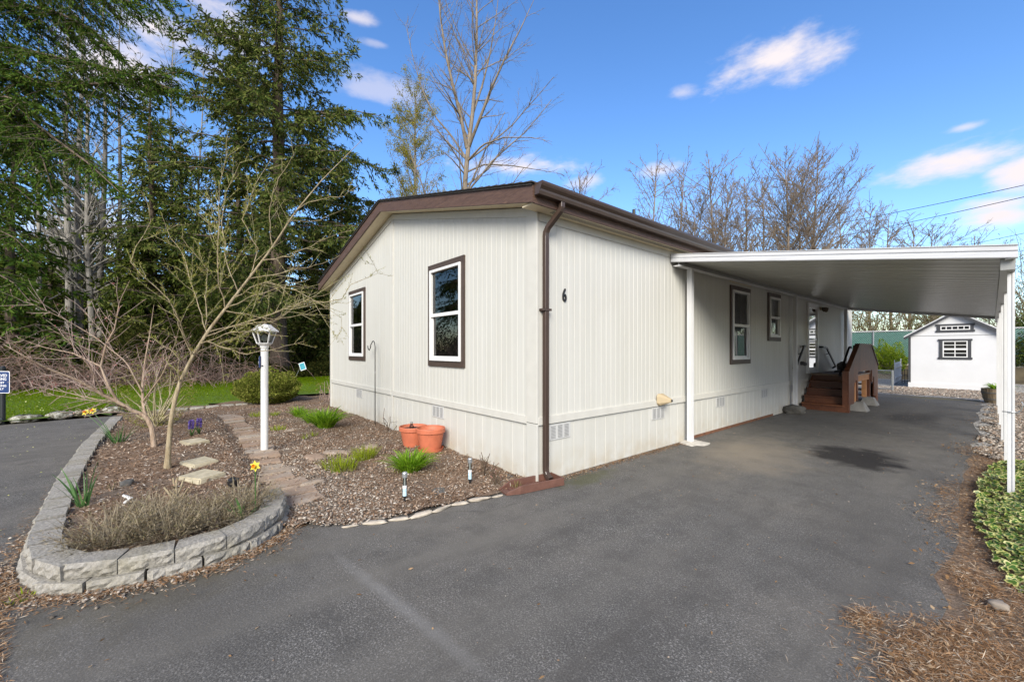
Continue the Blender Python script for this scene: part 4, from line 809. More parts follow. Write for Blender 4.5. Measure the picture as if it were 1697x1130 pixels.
def conifer(name, label, base, H, Rc, z0, seed, mat, bark='bark_fir', nb=130, tr=.45, droop=.28, tw=.26, nl=.17, nw=.05, lean=(0,0), gap=0.0, group=None, up0=.15, per=7, limbs=None, shape=.85, dens=1.0):
    rng = np.random.default_rng(seed); base = np.array(base, float); t = thing(name, label, 'tree', tuple(base), group)
    n = 16; zz = np.linspace(0, H, n); ax = base+np.stack([lean[0]*zz+.06*np.sin(zz*.7+seed), lean[1]*zz+.06*np.cos(zz*.6), zz], 1); A = Acc(); A.tubes([(ax, np.interp(zz, [0,.4,H*.6,H], [tr*1.3,tr,tr*.55,.03]))], 12); A.obj('trunk', MT[bark], t, True)
    W_ = Acc(); G = Acc(); LB = []; TA = []; TB = []; TL_ = []
    if limbs is None:
        for i in range(nb):
            f = ((i+rng.random())/nb)**.85; z = z0+(H-z0)*f
            if gap and rng.random() < gap*(1-.5*f): continue
            L_ = Rc*(1-f)**shape*rng.uniform(.55,1.1)+.25; az = i*2.39996+rng.normal()*.4; d = np.array([math.cos(az), math.sin(az), up0+.25*f]); o = base+np.array([lean[0]*z, lean[1]*z, z])
            k = 7; s = np.linspace(0,1,k)[:,None]; h = np.array([d[0],d[1],0]); LB.append(o+h*L_*s+np.array([0,0,1.0])*(L_*(d[2]*s-droop*s**1.7+.06*s**4))+rng.normal(size=(k,3))*.04*L_*s)
    else: LB = [resample(q, 8) for q in limbs]
    for pts in LB:
        L_ = np.linalg.norm(np.diff(pts, axis=0), axis=1).sum(); W_.tubes([(pts, np.linspace(.012+.010*L_, .008, len(pts)))], 4)
        m = max(4, int(L_/tw)); ts = np.linspace(.16, 1, m)+rng.normal(size=m)*.03; ts = np.clip(ts, .05, 1)
        u = ts*(len(pts)-1); i = np.minimum(u.astype(int), len(pts)-2); fr = (u-i)[:,None]; P = pts[i]*(1-fr)+pts[i+1]*fr; T = unit(pts[i+1]-pts[i])
        sdv = unit(np.cross(T, np.array([0,0,1.0])))
        for sg in (1, -1):
            tl = (.16+.34*L_*(1-ts)**.8*np.minimum(1, ts*3+.2))*rng.uniform(.5,1.15,m); tl = np.minimum(tl, 1.5)
            D = unit(T*.75+sg*sdv*rng.uniform(.6,1.1,m)[:,None]+np.array([0,0,-.12])+rng.normal(size=(m,3))*.34)
            E = P+D*tl[:,None]+np.array([0,0,-1.0])*(tl**1.5)[:,None]*droop*1.1
            TA.append(P); TB.append(E); TL_.append(tl)
            for a, b, l in zip(P, E, tl):
                if l > .5: W_.tubes([(np.array([a, (a+b)/2+np.array([0,0,.03]), b]), [.009,.006,.003])], 3)
    TA = np.concatenate(TA); TB = np.concatenate(TB); TL_ = np.concatenate(TL_); cnt = np.maximum(3, (TL_*per*dens/nl*.32).astype(int)); k = np.repeat(np.arange(len(TA)), cnt); c = len(k); q = rng.random(c)[:,None]
    X = TA[k]*(1-q)+TB[k]*q+rng.normal(size=(c,3))*nl*.12; G.leaves(X, unit(TB[k]-TA[k])*.9+rng.normal(size=(c,3))*.5+np.array([0,0,-.2]), nl*rng.uniform(.6,1.25,c), nw, rng)
    W_.obj('branches', MT[bark], t); G.obj('foliage', MT[mat], t); return t

def gz(x, y): return float(bedh(np.array(x), np.array(y)))

# ---------------------------------------------------------------- block planter, path, edging
rw = thing('retaining_wall', 'low curved planter wall of grey split face concrete blocks', 'wall', (-.8,-3.2,0))
def block(mb_len, dep, h, seed, taper=.8):
    r = random.Random(seed); b = bmesh.new(); bmesh.ops.create_grid(b, x_segments=7, y_segments=3, size=.5)
    fv = list(b.verts); me = bpy.data.meshes.new('block'); vs = []; fs = []; nx, nz = 9, 4
    for j in range(nz+1):
        for i in range(nx+1):
            x = (i/nx-.5)*mb_len; z = j/nz*h; e = (i in (0,nx) or j in (0,nz)); y = -dep/2+(.012 if e else r.uniform(-.012,.008)); vs.append((x*(.985 if e else 1), y, z))
    n0 = len(vs); hl = mb_len*.985/2; hb = hl*taper
    vs += [(-hb,dep/2,0),(hb,dep/2,0),(hb,dep/2,h),(-hb,dep/2,h)]
    for j in range(nz):
        for i in range(nx): a = j*(nx+1)+i; fs.append((a, a+1, a+nx+2, a+nx+1))
    top = [nz*(nx+1)+i for i in range(nx+1)]; bot = list(range(nx+1)); fs.append(tuple(top)+(n0+2, n0+3)); fs.append(tuple(bot[::-1])+(n0, n0+1)); fs.append((n0, n0+3, n0+2, n0+1))
    lf = [j*(nx+1) for j in range(nz+1)]; rt = [j*(nx+1)+nx for j in range(nz+1)]; fs.append(tuple(lf)+(n0+3, n0)); fs.append(tuple(rt[::-1])+(n0+1, n0+2))
    me.from_pydata(vs, [], fs); me.materials.append(MT['block_stone']); b.free(); return me
B0 = [block(.282,.17,.094,i) for i in range(6)]
# centre lines of the two courses (outer face offset by half the depth)
lower = [(-7.9,-4.0),(-5,-4.04),(-3,-3.97),(-1.6,-3.87),(-.95,-3.81),(-.64,-3.73),(-.42,-3.60),(-.30,-3.36),(-.245,-3.10),(-.25,-2.86),(-.34,-2.64),(-.52,-2.47),(-.80,-2.37),(-1.05,-2.36)]
def offs(line, d):
    out = []
    for i, p in enumerate(line):
        a = line[max(i-1,0)]; b = line[min(i+1,len(line)-1)]; l = math.hypot(b[0]-a[0], b[1]-a[1]); out.append((p[0]+d*(b[1]-a[1])/l, p[1]-d*(b[0]-a[0])/l))
    return out
def along(line, step, ph):
    L3 = np.array([(x, y, 0) for x, y in line]); s = np.r_[0, np.cumsum(np.linalg.norm(np.diff(L3, axis=0), axis=1))]; t = ph; out = []
    while t < s[-1]:
        p = [np.interp(t, s, L3[:,i]) for i in range(2)]; q0 = [np.interp(max(t-.1,0), s, L3[:,i]) for i in range(2)]; q1 = [np.interp(min(t+.1,s[-1]), s, L3[:,i]) for i in range(2)]
        out.append((p[0], p[1], math.atan2(q1[1]-q0[1], q1[0]-q0[0]))); t += step
    return out
for k, (z, off, ph) in enumerate(((-.03,0,.05),(.065,.028,.19))):
    for x, y, a in along(offs(lower, .085), .292, ph):
        nxn, nyn = -math.sin(a), math.cos(a); x += nxn*.085; y += nyn*.085   # inward normal
        o = link('block', B0[R0.randrange(6)], (x+nxn*off, y+nyn*off, z+R0.uniform(-.002,.002)), rw); o.rotation_euler = (R0.uniform(-.03,.03), R0.uniform(-.03,.03), a+R0.uniform(-.05,.05))
def slab(sx, sy, sz, seed, jit):
    r = random.Random(seed); b = bmesh.new(); bmesh.ops.create_cube(b, size=1)
    for v in b.verts: v.co = Vector((v.co.x*sx+r.uniform(-jit,jit)*.6, v.co.y*sy+r.uniform(-jit,jit)*.6, (v.co.z+.5)*sz+r.uniform(-.006,.006)))
    bmesh.ops.bevel(b, geom=list(b.edges), offset=.012, segments=2, affect='EDGES', clamp_overlap=True); me = bpy.data.meshes.new('slab'); b.to_mesh(me); b.free(); return me
path = tag(bpy.data.objects.new('garden_path', None), kind='structure'); COL.objects.link(path); path.location = (-4,-2.2,0); WLOC[path.name] = Vector((-4,-2.2,0))
pm = [slab(.23,.36,.05,100+i,.03) for i in range(5)]; sm_ = [stone(.30,.20,.06,120+i,.12) for i in range(4)]
for me in pm: me.materials.append(MT['paver'])
for me in sm_: me.materials.append(MT['block_stone'])
x = -7.7; i = 0
while x < -.75:
    y = -2.16+.04*math.sin(x)+(.07 if x > -1.8 else 0); o = link('paver', pm[R0.randrange(5)], (x, y+R0.uniform(-.02,.02), gz(x, y)-.028), path); o.rotation_euler = (0, R0.uniform(-.03,.03), R0.uniform(-.12,.12)); x += .30+R0.uniform(-.01,.03)
x = -7.7
while x < -2.3:
    y = -2.50; o = link('edge_stone', sm_[R0.randrange(4)], (x, y, gz(x, -2.3)-.02), path); o.rotation_euler = (0, 0, R0.uniform(-.05,.05)); x += .31
for px, py, sx, sy in ((617,740,.38,.2),(560,748,.42,.24),(524,757,.4,.24),(485,712,.3,.16),(478,776,.3,.2),(520,800,.28,.12),(470,805,.36,.24),(505,830,.40,.22)):
    d = 673.17*1.44/(py-CY); p = at(px, py, d); me = stone(sx, sy, .05, px, .3); me.materials.append(MT['paver']); o = link('flagstone', me, (p[0], p[1], gz(p[0],p[1])-.025), path); o.rotation_euler = (0,0,R0.uniform(0,3))
sl = [slab(.36,.26,.06,300+i,.02) for i in range(3)]
for me in sl: me.materials.append(MT['pale_slab'])
for (x, y, rz_, lab) in ((-2.86,-2.86,.35,'pale stepping slab beside the leaning tree trunk'),(-2.1,-2.86,.5,'pale stepping slab nearest the dry lavender'),(-4.2,-2.86,.3,'pale stepping slab farthest back in the planter')):
    o = link('stepping_slab', sl[int(-x)%3], (x, y, gz(x,y)-.015), None); o.rotation_euler = (.03,0,rz_); tag(o, lab, 'slab')
ed = thing('stone_edging', 'row of small whitish edging stones between mulch and driveway', 'edging', (-.1,-1.2,0))
ws = [stone(.20,.05,.03,400+i,.5) for i in range(4)]
for me in ws: me.materials.append(MT['white_stone'])
eb = [(-.20,-1.98),(-.1,-1.72),(-.02,-1.45),(-.02,-1.2),(-.03,-1.0),(.0,-.8),(.04,-.58)]
for x, y, a in along(eb, .2, .02):
    o = link('stone', ws[R0.randrange(4)], (x+.02, y, .0), ed); o.rotation_euler = (0,0,a+R0.uniform(-.25,.25)); s = R0.uniform(.45,1.0); o.scale = (s*1.2, s*R0.uniform(.7,1.2), s)
be = thing('block_edging', 'short row of low grey blocks at the back of the garden bed', 'edging', (-9,-2.2,0))
for i in range(9):
    x, y = -9.35-.0*i, -3.3+i*.31; o = link('block', B0[i%6], (x-.05*i*.4, y, -.03), be); o.rotation_euler = (0,0,math.pi/2+R0.uniform(-.05,.05))
for i in range(12):
    x, y = -9.2, -.6+i*.13
# ---------------------------------------------------------------- lamp post
lx, ly = -3.37, -2.11; lp = thing('lamp_post', 'white garden lamp post with glass lantern beside the paver path', 'lamp post', (lx,ly,0)); z0 = gz(lx,ly)-.03; K = 1.50
MB().lathe([(.047,z0),(.047,K)], (lx,ly,0), 20).build('pole', MT['lamp_white'], lp, smooth=False); MB().lathe([(.056,K),(.056,K+.03),(.075,K+.035),(.085,K+.05),(.06,K+.052)], (lx,ly,0), 20).build('collar', MT['lamp_white'], lp)
ln = MB().lathe([(.078,K+.052),(.10,K+.055),(.10,K+.065),(.078,K+.066)], (lx,ly,0), 6, .3).build('lantern', MT['lamp_white'], lp)
for j in range(6):
    a = .3+2*math.pi*j/6; MB().bar((lx+.092*math.cos(a), ly+.092*math.sin(a), K+.06), (lx+.145*math.cos(a), ly+.145*math.sin(a), K+.225), .014, .014).build('bar', MT['lamp_white'], ln)
    b = .3+2*math.pi*(j+1)/6; mb = MB(); mb.add([(lx+.088*math.cos(a), ly+.088*math.sin(a), K+.064),(lx+.088*math.cos(b), ly+.088*math.sin(b), K+.064),(lx+.141*math.cos(b), ly+.141*math.sin(b), K+.225),(lx+.141*math.cos(a), ly+.141*math.sin(a), K+.225)], [(0,1,2,3)]); mb.build('pane', MT['glass'], ln, recalc=False)
MB().lathe([(.175,K+.222),(.178,K+.235),(.10,K+.30),(.085,K+.318),(.07,K+.325),(.0,K+.335)], (lx,ly,0), 6, .3).build('cap', MT['lamp_white'], ln)
MB().lathe([(.014,K+.052),(.016,K+.09),(.035,K+.12),(.038,K+.15),(.02,K+.178),(.0,K+.182)], (lx,ly,0), 14, close=False).build('bulb', MT['lamp_white'], ln, smooth=True)
# plaque sits on the left side of the pole, seen edge-on
nv = Vector((-RT[0]*.9-FW[0]*.42, -RT[1]*.9-FW[1]*.42, 0)).normalized(); tv = Vector((nv.y,-nv.x,0)); pc = Vector((lx,ly,0))+nv*.055
mb = MB(); q = [pc+tv*a+nv*b+Vector((0,0,z)) for z in (1.22,1.38) for a, b in ((-.045,-.01),(.045,-.01),(.045,.008),(-.045,.008))]; mb.add(q, [(0,3,2,1),(4,5,6,7),(0,1,5,4),(1,2,6,5),(2,3,7,6),(3,0,4,7)]); pq = mb.build('number_plaque', MT['sign_blue'], lp)
text_mesh('numeral', '6', .13, MT['letter_white'], pq, pc+nv*.012+Vector((0,0,1.30)), -tv if (-tv).cross(Vector((0,0,1))).dot(nv) > 0 else tv, (0,0,1), .002, .8)
MB().lathe([(.012,0),(.012,.012),(.0,.014)], (0,0,0), 10).build('screw', MT['black_metal'], lp).location = Vector((lx,ly,1.24))-Vector((lx,ly,0))+Vector((-FW[0]*.05,-FW[1]*.05,0))
# ---------------------------------------------------------------- parking sign
sp = at(4.6, 703, 8.01); sg = thing('parking_sign', 'blue reserved guest parking sign on a black post', 'sign', (sp[0],sp[1],.0)); c0 = Vector((sp[0],sp[1],0)); r_ = Vector(RT); f_ = Vector(FW); u_ = Vector((0,0,1))
MB().lathe([(.038,0),(.038,1.10),(.045,1.105),(.045,1.12),(.02,1.15),(0,1.155)], tuple(c0), 14).build('post', MT['post_black'], sg)
def rr(w, h, r, n=5):
    P = []
    for cx_, cy_, a0 in ((w/2-r,h/2-r,0),(-w/2+r,h/2-r,90),(-w/2+r,-h/2+r,180),(w/2-r,-h/2+r,270)):
        for i in range(n): a = rad(a0+90*i/(n-1)); P.append((cx_+r*math.cos(a), cy_+r*math.sin(a)))
    return P
sc = c0-f_*.05+u_*.835
MB().prism(rr(.405,.43,.03), lambda p: sc+r_*p[0]+u_*p[1], lambda p: sc+r_*p[0]+u_*p[1]-f_*.004).build('border', MT['letter_white'], sg); fc_ = MB().prism(rr(.385,.41,.024), lambda p: sc+r_*p[0]+u_*p[1]-f_*.0045, lambda p: sc+r_*p[0]+u_*p[1]-f_*.006).build('face', MT['sign_blue'], sg)
for s, z, w, sz in (('RESERVED',.130,.92,.075),('PARKING',.060,.92,.075),('GUEST',-.012,1.25,.055),('PARKING',-.072,1.25,.055),('ONLY',-.132,1.25,.055)):
    text_mesh('lettering', s, sz, MT['letter_white'], fc_, sc-f_*.0075+u_*z, tuple(r_), (0,0,1), .0006, w, bold=.0004)
# small teal notice leaning by the trees
p = at(501.5, 607, 16.3); ts = thing('notice_board', 'small turquoise notice tilted on a thin stake by the trees', 'sign', (p[0],p[1],0)); P = Vector(p); A = r_*.93+u_*.32; B = u_*.93-r_*.32
MB().prism([(-.12,-.155),(.12,-.155),(.12,.155),(-.12,.155)], lambda q: P+A*q[0]+B*q[1], lambda q: P+A*q[0]+B*q[1]-f_*.012).build('border', MT['letter_white'], ts); MB().prism([(-.10,-.13),(.10,-.13),(.10,.13),(-.10,.13)], lambda q: P+A*q[0]+B*q[1]-f_*.013, lambda q: P+A*q[0]+B*q[1]-f_*.016).build('face', MT['sign_teal'], ts)
MB().tube([P+f_*.02+B*.1, P-A*.62-u_*.72+f_*.1], .012, 6).build('stake', MT['steel_galv'], ts)
# ---------------------------------------------------------------- pots, solar lights, hook
def pot(x, y, r, h, lab, saucer, soil):
    z = gz(x,y)-.01; p = thing('flower_pot', lab, 'pot', (x,y,z), 'terracotta pots')
    MB().lathe([(r*.66,0),(r*.68,.004),(r*.90,h*.78),(r*.905,h*.80),(r,h*.81),(r*1.01,h*.97),(r*.985,h),(r*.93,h),(r*.92,h*.93),(r*.85,h*.80),(r*.6,.03)], (x,y,z), 36, close=False).build('body', MT['terracotta'], p, smooth=False)
    MB().lathe([(r*.89,h*soil),(r*.4,h*(soil+.02)),(0.001,h*(soil+.03))], (x,y,z), 24, close=False).build('soil', MT['potting'], p)
    if saucer: MB().lathe([(r*.7,.0),(r*.84,.01),(r*.88,.05),(r*.85,.05),(r*.8,.02),(r*.5,.015)], (x,y,z-.004), 30, close=False).build('saucer', MT['terracotta'], p)
    return z
zq = pot(-2.52,-.25,.215,.31,'terracotta pot at the back of the pair by the wall',False,.86); pot(-1.93,-.27,.205,.33,'terracotta pot with saucer in front of the other one',True,.8)
gp = thing('bottle_stake', 'small clear bottle stuck in the rear terracotta pot', 'bottle', (-2.52,-.27,zq+.28)); MB().lathe([(.03,0),(.032,.05),(.018,.07),(.018,.09)], (-2.50,-.29,zq+.27), 12).build('body', MT['glass'], gp); MB().lathe([(.02,0),(.02,.02)], (-2.50,-.29,zq+.36), 12).build('cap', MT['vinyl_grey'], gp)
for x, y, lab in ((-.36,-1.39,'solar stake light nearest the driveway edge'),(-.40,-.62,'solar stake light near the house corner')):
    z = gz(x,y)-.01; s = thing('solar_light', lab, 'light', (x,y,z), 'solar stake lights')
    MB().lathe([(.004,-.05),(.011,.0),(.013,.045),(.022,.05),(.022,.06)], (x,y,z), 10).build('stake', MT['black_metal'], s); MB().lathe([(.019,.06),(.019,.135)], (x,y,z), 14).build('lower_tube', simple('tube_blue', (.45,.62,.70), .3, var=.15, sc=40).m if 'tube_blue' not in MT else MT['tube_blue'], s)
    MB().lathe([(.021,.135),(.021,.16)], (x,y,z), 14).build('band', MT['vinyl_white'], s); MB().lathe([(.019,.16),(.019,.235)], (x,y,z), 14, close=False).build('lens', MT['glass'], s)
    MB().lathe([(.008,.16),(.008,.235)], (x,y,z), 8).build('lamp', MT['vinyl_white'], s); MB().lathe([(.025,.235),(.026,.275),(.02,.285),(.0,.287)], (x,y,z), 16).build('cap', MT['steel_galv'], s)
hx = -4.40; hy = -.13; hk = [Vector((hx,hy,0)), Vector((hx,hy,1.5))]+[Vector((hx-.10+.10*math.cos(a), hy, 1.5+.14*math.sin(a))) for a in [rad(20*i) for i in range(1,8)]]+[Vector((hx-.21,hy,1.585)),Vector((hx-.25,hy,1.50)),Vector((hx-.31,hy,1.46)),Vector((hx-.37,hy,1.49)),Vector((hx-.385,hy,1.55))]
sk = thing('shepherd_hook', 'tall thin black shepherd hook standing against the gable wall', 'hook', (hx,hy,0)); MB().tube(hk, .0085, 8).build('rod', MT['black_metal'], sk, smooth=True); MB().tube([(hx,hy,1.02),(hx,hy,1.06)], .012, 8).build('joint', MT['vinyl_grey'], sk)
# ---------------------------------------------------------------- ground cover: grass, chips, pebbles, litter
rng = np.random.default_rng(5)
n = 420000; x = -9.3-10.5*rng.random(n)**1.5; y = rng.uniform(-16, 9, n); ok = inpoly(x, y, LAWN); x, y = x[ok], y[ok]
A = Acc(); m_ = len(x); P = np.stack([x, y, LH(x, y)-.005], 1); D = rng.normal(size=(m_,3))*.45+np.array([0,0,1.0])
s_ = np.clip((-x-8)/6, .8, 1.6); L_ = rng.uniform(.025,.055,m_)*s_; sd = unit(np.cross(D, rng.normal(size=(m_,3))))*.006*s_[:,None]
V = np.stack([P-sd, P+sd, P+unit(D)*L_[:,None]], 1); A.put(V, np.arange(3*m_).reshape(m_,3)); tag(A.obj('grass', MT['grass']), 'short bright green mown grass beyond the parking kerb', 'grass', kind='stuff')
# white petals / debris scattered over lawn and kerb
n = 450; x = -9.4-6*rng.random(n)**1.4; y = rng.uniform(-8,-2,n); ok = inpoly(x, y, LAWN); x, y = x[ok], y[ok]; A = Acc(); A.leaves(np.stack([x,y,LH(x,y)+.045],1), np.c_[rng.normal(size=(len(x),2)), np.zeros(len(x))], .035, .03, rng, np.array([0,0,1.0])); tag(A.obj('fallen_petals', MT['ivy_cream']), 'pale fallen petals scattered over the lawn', 'petals', kind='stuff')
def chips(x, y, z, l, w, mat, name, lab, cat, tilt=.35):
    n = len(x); A = Acc(); D = np.c_[rng.normal(size=(n,2)), rng.normal(size=n)*tilt]; A.leaves(np.stack([x,y,z],1), D, l, w, rng, np.array([0,0,1.0])); return tag(A.obj(name, MT[mat]), lab, cat, kind='stuff')
n = 60000; x = -10.4+10.4*rng.random(n)**.62; y = rng.uniform(-4,.9,n); ok = inpoly(x, y, BED) & ~((y > 0) & (x > -7.8)); x, y = x[ok], y[ok]
chips(x, y, bedh(x,y)+rng.uniform(.0,.012,len(x)), rng.uniform(.015,.06,len(x)), rng.uniform(.005,.016,len(x)), 'chip', 'bark_mulch', 'loose brown bark chips covering the garden bed', 'mulch')
def pebbles(x, y, z, s, mat, name, lab, cat):
    n = len(x); o = np.array([[1,0,0],[0,1,0],[-1,0,0],[0,-1,0],[.1,.1,.8],[0,0,-.6]]); th = rng.uniform(0,6.28,n); c, q = np.cos(th), np.sin(th)
    sc = np.stack([s*rng.uniform(.8,1.4,n), s*rng.uniform(.6,1.0,n), s*rng.uniform(.45,.8,n)], 1); V = o[None]*sc[:,None]+rng.normal(size=(n,6,3))*(s*.16)[:,None,None]; X = V[...,0]*c[:,None]-V[...,1]*q[:,None]; Y = V[...,0]*q[:,None]+V[...,1]*c[:,None]
    V = np.stack([X+x[:,None], Y+y[:,None], V[...,2]+z[:,None]], -1); f = np.array([[0,1,4],[1,2,4],[2,3,4],[3,0,4],[1,0,5],[2,1,5],[3,2,5],[0,3,5]])
    A = Acc(); A.put(V, (np.arange(n)[:,None,None]*6+f[None]).reshape(-1,3)); return tag(A.obj(name, MT[mat]), lab, cat, kind='stuff')
# gravel in the bed: along the path and towards the drive
n = 26000; x = -8+7.95*rng.random(n)**.55; y = rng.uniform(-2.75,-.1,n); w = .9*np.exp(-((y+2.05)/.38)**2)+.5*np.exp(-((x+.9)/.9)**2-((y+1.75)/.5)**2)+.3*np.exp(-((y+1.3)/.3)**2)*(x < -2)+.05; ok = inpoly(x, y, BED) & (rng.random(n) < w); x, y = x[ok], y[ok]
pebbles(x, y, bedh(x,y)+.004, rng.uniform(.006,.02,len(x)), 'pebble', 'path_gravel', 'small mixed pebbles lying along the paver path', 'gravel')
n = 30000; x = np.r_[rng.uniform(3.0,5.2,n//2), rng.uniform(-2,4.5,n//2)]; y = np.r_[5.4+10*rng.random(n//2)**1.2, rng.uniform(15.2,19.2,n//2)]; ok = (x > 3.06+.1*np.sin(y*5)) | (y > 15.45+.15*np.sin(x*4)); x, y = x[ok], y[ok]
pebbles(x, y, np.full(len(x),.012), rng.uniform(.014,.034,len(x)), 'pebble', 'yard_gravel', 'grey gravel stones around the shed and carport posts', 'gravel')
# stones and litter along the planter foot
t = rng.random(900); i = (t*12.9).astype(int); lw = np.array(lower); fr = (t*12.9-i)[:,None]; q = lw[i]*(1-fr)+lw[i+1]*fr; ok = q[:,0] > -1.8; q = q[ok]; c = np.array([-1.0,-3.1]); d = unit(q-c); q = q+d*rng.gamma(2,.03,len(q))[:,None]+d*.10
pebbles(q[:,0], q[:,1], np.full(len(q),.006), rng.uniform(.005,.018,len(q)), 'pebble', 'wall_pebbles', 'small pebbles washed against the planter wall foot', 'gravel')
t = rng.random(5200); i = (t*12.9).astype(int); fr = (t*12.9-i)[:,None]; q = lw[i]*(1-fr)+lw[i+1]*fr; d = unit(q-c); q = q+d*rng.gamma(1.6,.045,len(q))[:,None]+d*.10
x = np.r_[q[:,0], rng.normal(0,.035,2600)+np.linspace(-.75,.9,2600)]; y = np.r_[q[:,1], np.interp(np.linspace(-.75,.9,2600), [-.75,.45,.9], [-3.95,-3.72,-3.64])+rng.normal(0,.03,2600)]
chips(x, y, rng.uniform(.004,.016,len(x)), rng.uniform(.015,.06,len(x)), .004, 'needle_litter', 'needle_litter_planter', 'rusty needle litter along the planter wall and road seam', 'litter', .1)
# needle and leaf litter down the right-hand verge
def verge_x(y): return 2.98+.12*np.sin(y*1.7+.6)+.06*np.sin(y*5.3)-.10*np.exp(-((y-3.2)/.9)**2)
n = 20000; y = rng.uniform(-1.5,6.2,n); y[:8500] = rng.uniform(-1.2,1.0,8500); x = verge_x(y)+rng.gamma(1.6,.16,n)+.0; ok = x < 4.6; x, y = x[ok], y[ok]
x = np.r_[x, rng.normal(3.2,.10,5200), rng.normal(2.80,.035,700), rng.normal(3.1,.14,5000)]; y = np.r_[y, -.22+rng.normal(0,.13,5200), rng.normal(-.2,.06,700), rng.normal(-.35,.2,5000)]
chips(x, y, rng.uniform(.003,.03,len(x)), rng.uniform(.02,.07,len(x)), rng.uniform(.0018,.004,len(x)), 'needle_litter', 'pine_needles', 'fallen rusty conifer needles along the right driveway edge', 'litter', .12)
n = 900; y = np.r_[rng.uniform(-1.5,6.5,n), rng.uniform(6,15,260)]; x = verge_x(y)+rng.gamma(1.6,.22,len(y))-.16; chips(x, y, rng.uniform(.008,.04,len(x)), rng.uniform(.018,.045,len(x)), rng.uniform(.008,.02,len(x)), 'leaf_brown', 'dead_leaves', 'curled brown dead leaves along the right driveway edge', 'leaves', .3)
n = 420; x = rng.uniform(-.3,3,n); y = rng.uniform(-3.4,14,n); chips(x, y, np.full(n,.006), rng.uniform(.012,.04,n), rng.uniform(.006,.018,n), 'leaf_brown', 'scattered_leaf_bits', 'tiny dry leaf bits scattered over the driveway', 'leaves', .1)
n = 500; x = rng.uniform(-.3,3,n); y = rng.uniform(-3.4,10,n); pebbles(x, y, np.full(n,.003), rng.uniform(.002,.007,n), 'pebble', 'driveway_grit', 'loose grit lying on the asphalt', 'grit')
n = 240; x = rng.uniform(-9,-1.5,n); y = rng.uniform(-6.5,-4.15,n); chips(x, y, np.full(n,.004), rng.uniform(.012,.03,n), .015, 'ivy_cream', 'road_petals', 'pale petals scattered over the side road', 'petals', .1)
t = rng.random(2600); y = .05+3.2*t; x = .03+rng.gamma(1.2,.035,2600); chips(x, y, rng.uniform(.003,.012,2600), rng.uniform(.012,.04,2600), .005, 'needle_litter', 'wall_litter', 'needles and grit along the foot of the long wall', 'litter', .1)
for px, py, s in ((1668,885,.05),(1682,940,.055),(1655,1003,.06)):
    d = 673*1.44/(py-CY); q = at(px, py, d); me = stone(s*1.4, s, s*.7, px, .3); me.materials.append(MT['pebble']); tag(link('stone', me, (q[0],q[1],.01), None), {1668:'small rounded stone at the driveway edge beside the ivy',1682:'pale rounded stone in the needle litter',1655:'brown rounded stone nearest the camera in the litter'}[px], 'stone')
# ---------------------------------------------------------------- ivy on the right verge
A = Acc(); n = 13000; y = .75+4.65*rng.random(n)**1.2; lo = np.interp(y, [.7,.95,1.4,2.1,2.8,3.6,4.4,5.4], [3.42,3.30,3.22,3.12,3.12,3.10,3.16,3.3]); x = lo+(rng.random(n)**.85)*1.6
h = .03+.20*np.clip((x-lo)/.35,0,1)*(.6+.4*np.sin(x*7+1)*np.sin(y*5))+.04*rng.random(n); h *= np.clip((5.7-y)/1.0,.3,1)*np.clip((y-.5)/.8,.4,1)
P = np.stack([x,y,np.maximum(h,.02)],1); th = rng.uniform(0,6.28,n); tl = rng.normal(size=(n,3))*.35; N_ = unit(np.array([0,-.25,1.0])+tl); U_ = unit(np.cross(N_, np.stack([np.cos(th),np.sin(th),np.zeros(n)],1))); V_ = np.cross(N_, U_); sz = rng.uniform(.016,.034,n)
out = np.array([(0,-.55),(.55,-.62),(.95,-.1),(.48,.15),(.55,.75),(0,1.25),(-.55,.75),(-.48,.15),(-.95,-.1),(-.55,-.62)]); inn = out*.62+np.array([0,.02])
for pts, off, k in ((out,0,0),(inn,.0025,1)):
    V = P[:,None]+(U_[:,None]*pts[None,:,0,None]+V_[:,None]*pts[None,:,1,None])*sz[:,None,None]+N_[:,None]*(off-.18*sz[:,None,None]*(pts**2).sum(1)[None,:,None]); A.put(V, np.arange(10*n).reshape(n,10), k)
tag(A.obj('ivy', [MT['ivy_cream'], MT['leaf_ivy']]), 'variegated ivy ground cover beside the right carport posts', 'ivy', kind='stuff')
# ---------------------------------------------------------------- clumps and flowers
def clump(name, label, x, y, r, h, n, mat, seed, w=.014, droop=.75, group=None, cat='plant', z=None, sp=.9):
    g = np.random.default_rng(seed); a = g.uniform(0,6.28,n); q = r*.35*np.sqrt(g.random(n)); zz = gz(x,y) if z is None else z
    P = np.stack([x+q*np.cos(a), y+q*np.sin(a), np.full(n, zz-.01)], 1); b = a+g.normal(size=n)*.5; t = g.random(n)*sp; D = np.stack([np.cos(b)*t, np.sin(b)*t, np.ones(n)], 1); A = Acc(); A.blades(P, D, h*g.uniform(.6,1.25,n), w*g.uniform(.7,1.2,n), g, droop, 4); return tag(A.obj(name, MT[mat]), label, cat, group)
G1 = 'daylily clumps'
clump('daylily', 'large bright green daylily clump in front of the terracotta pots', -1.22,-.92,.28,.40,420,'leaf_lily',1,.015,.42,G1); clump('daylily', 'large bright green daylily clump near the far house corner', -4.7,-.95,.36,.55,420,'leaf_lily',2,.018,.42,G1)
clump('daylily', 'small green daylily clump left of the far house corner', -6.55,-1.0,.24,.36,180,'leaf_lily',3,.016,.42,G1); clump('daylily', 'middle green daylily clump between its two neighbours by the house', -5.6,-.95,.28,.38,220,'leaf_lily',4,.017,.42,G1)
G2 = 'grass tufts'
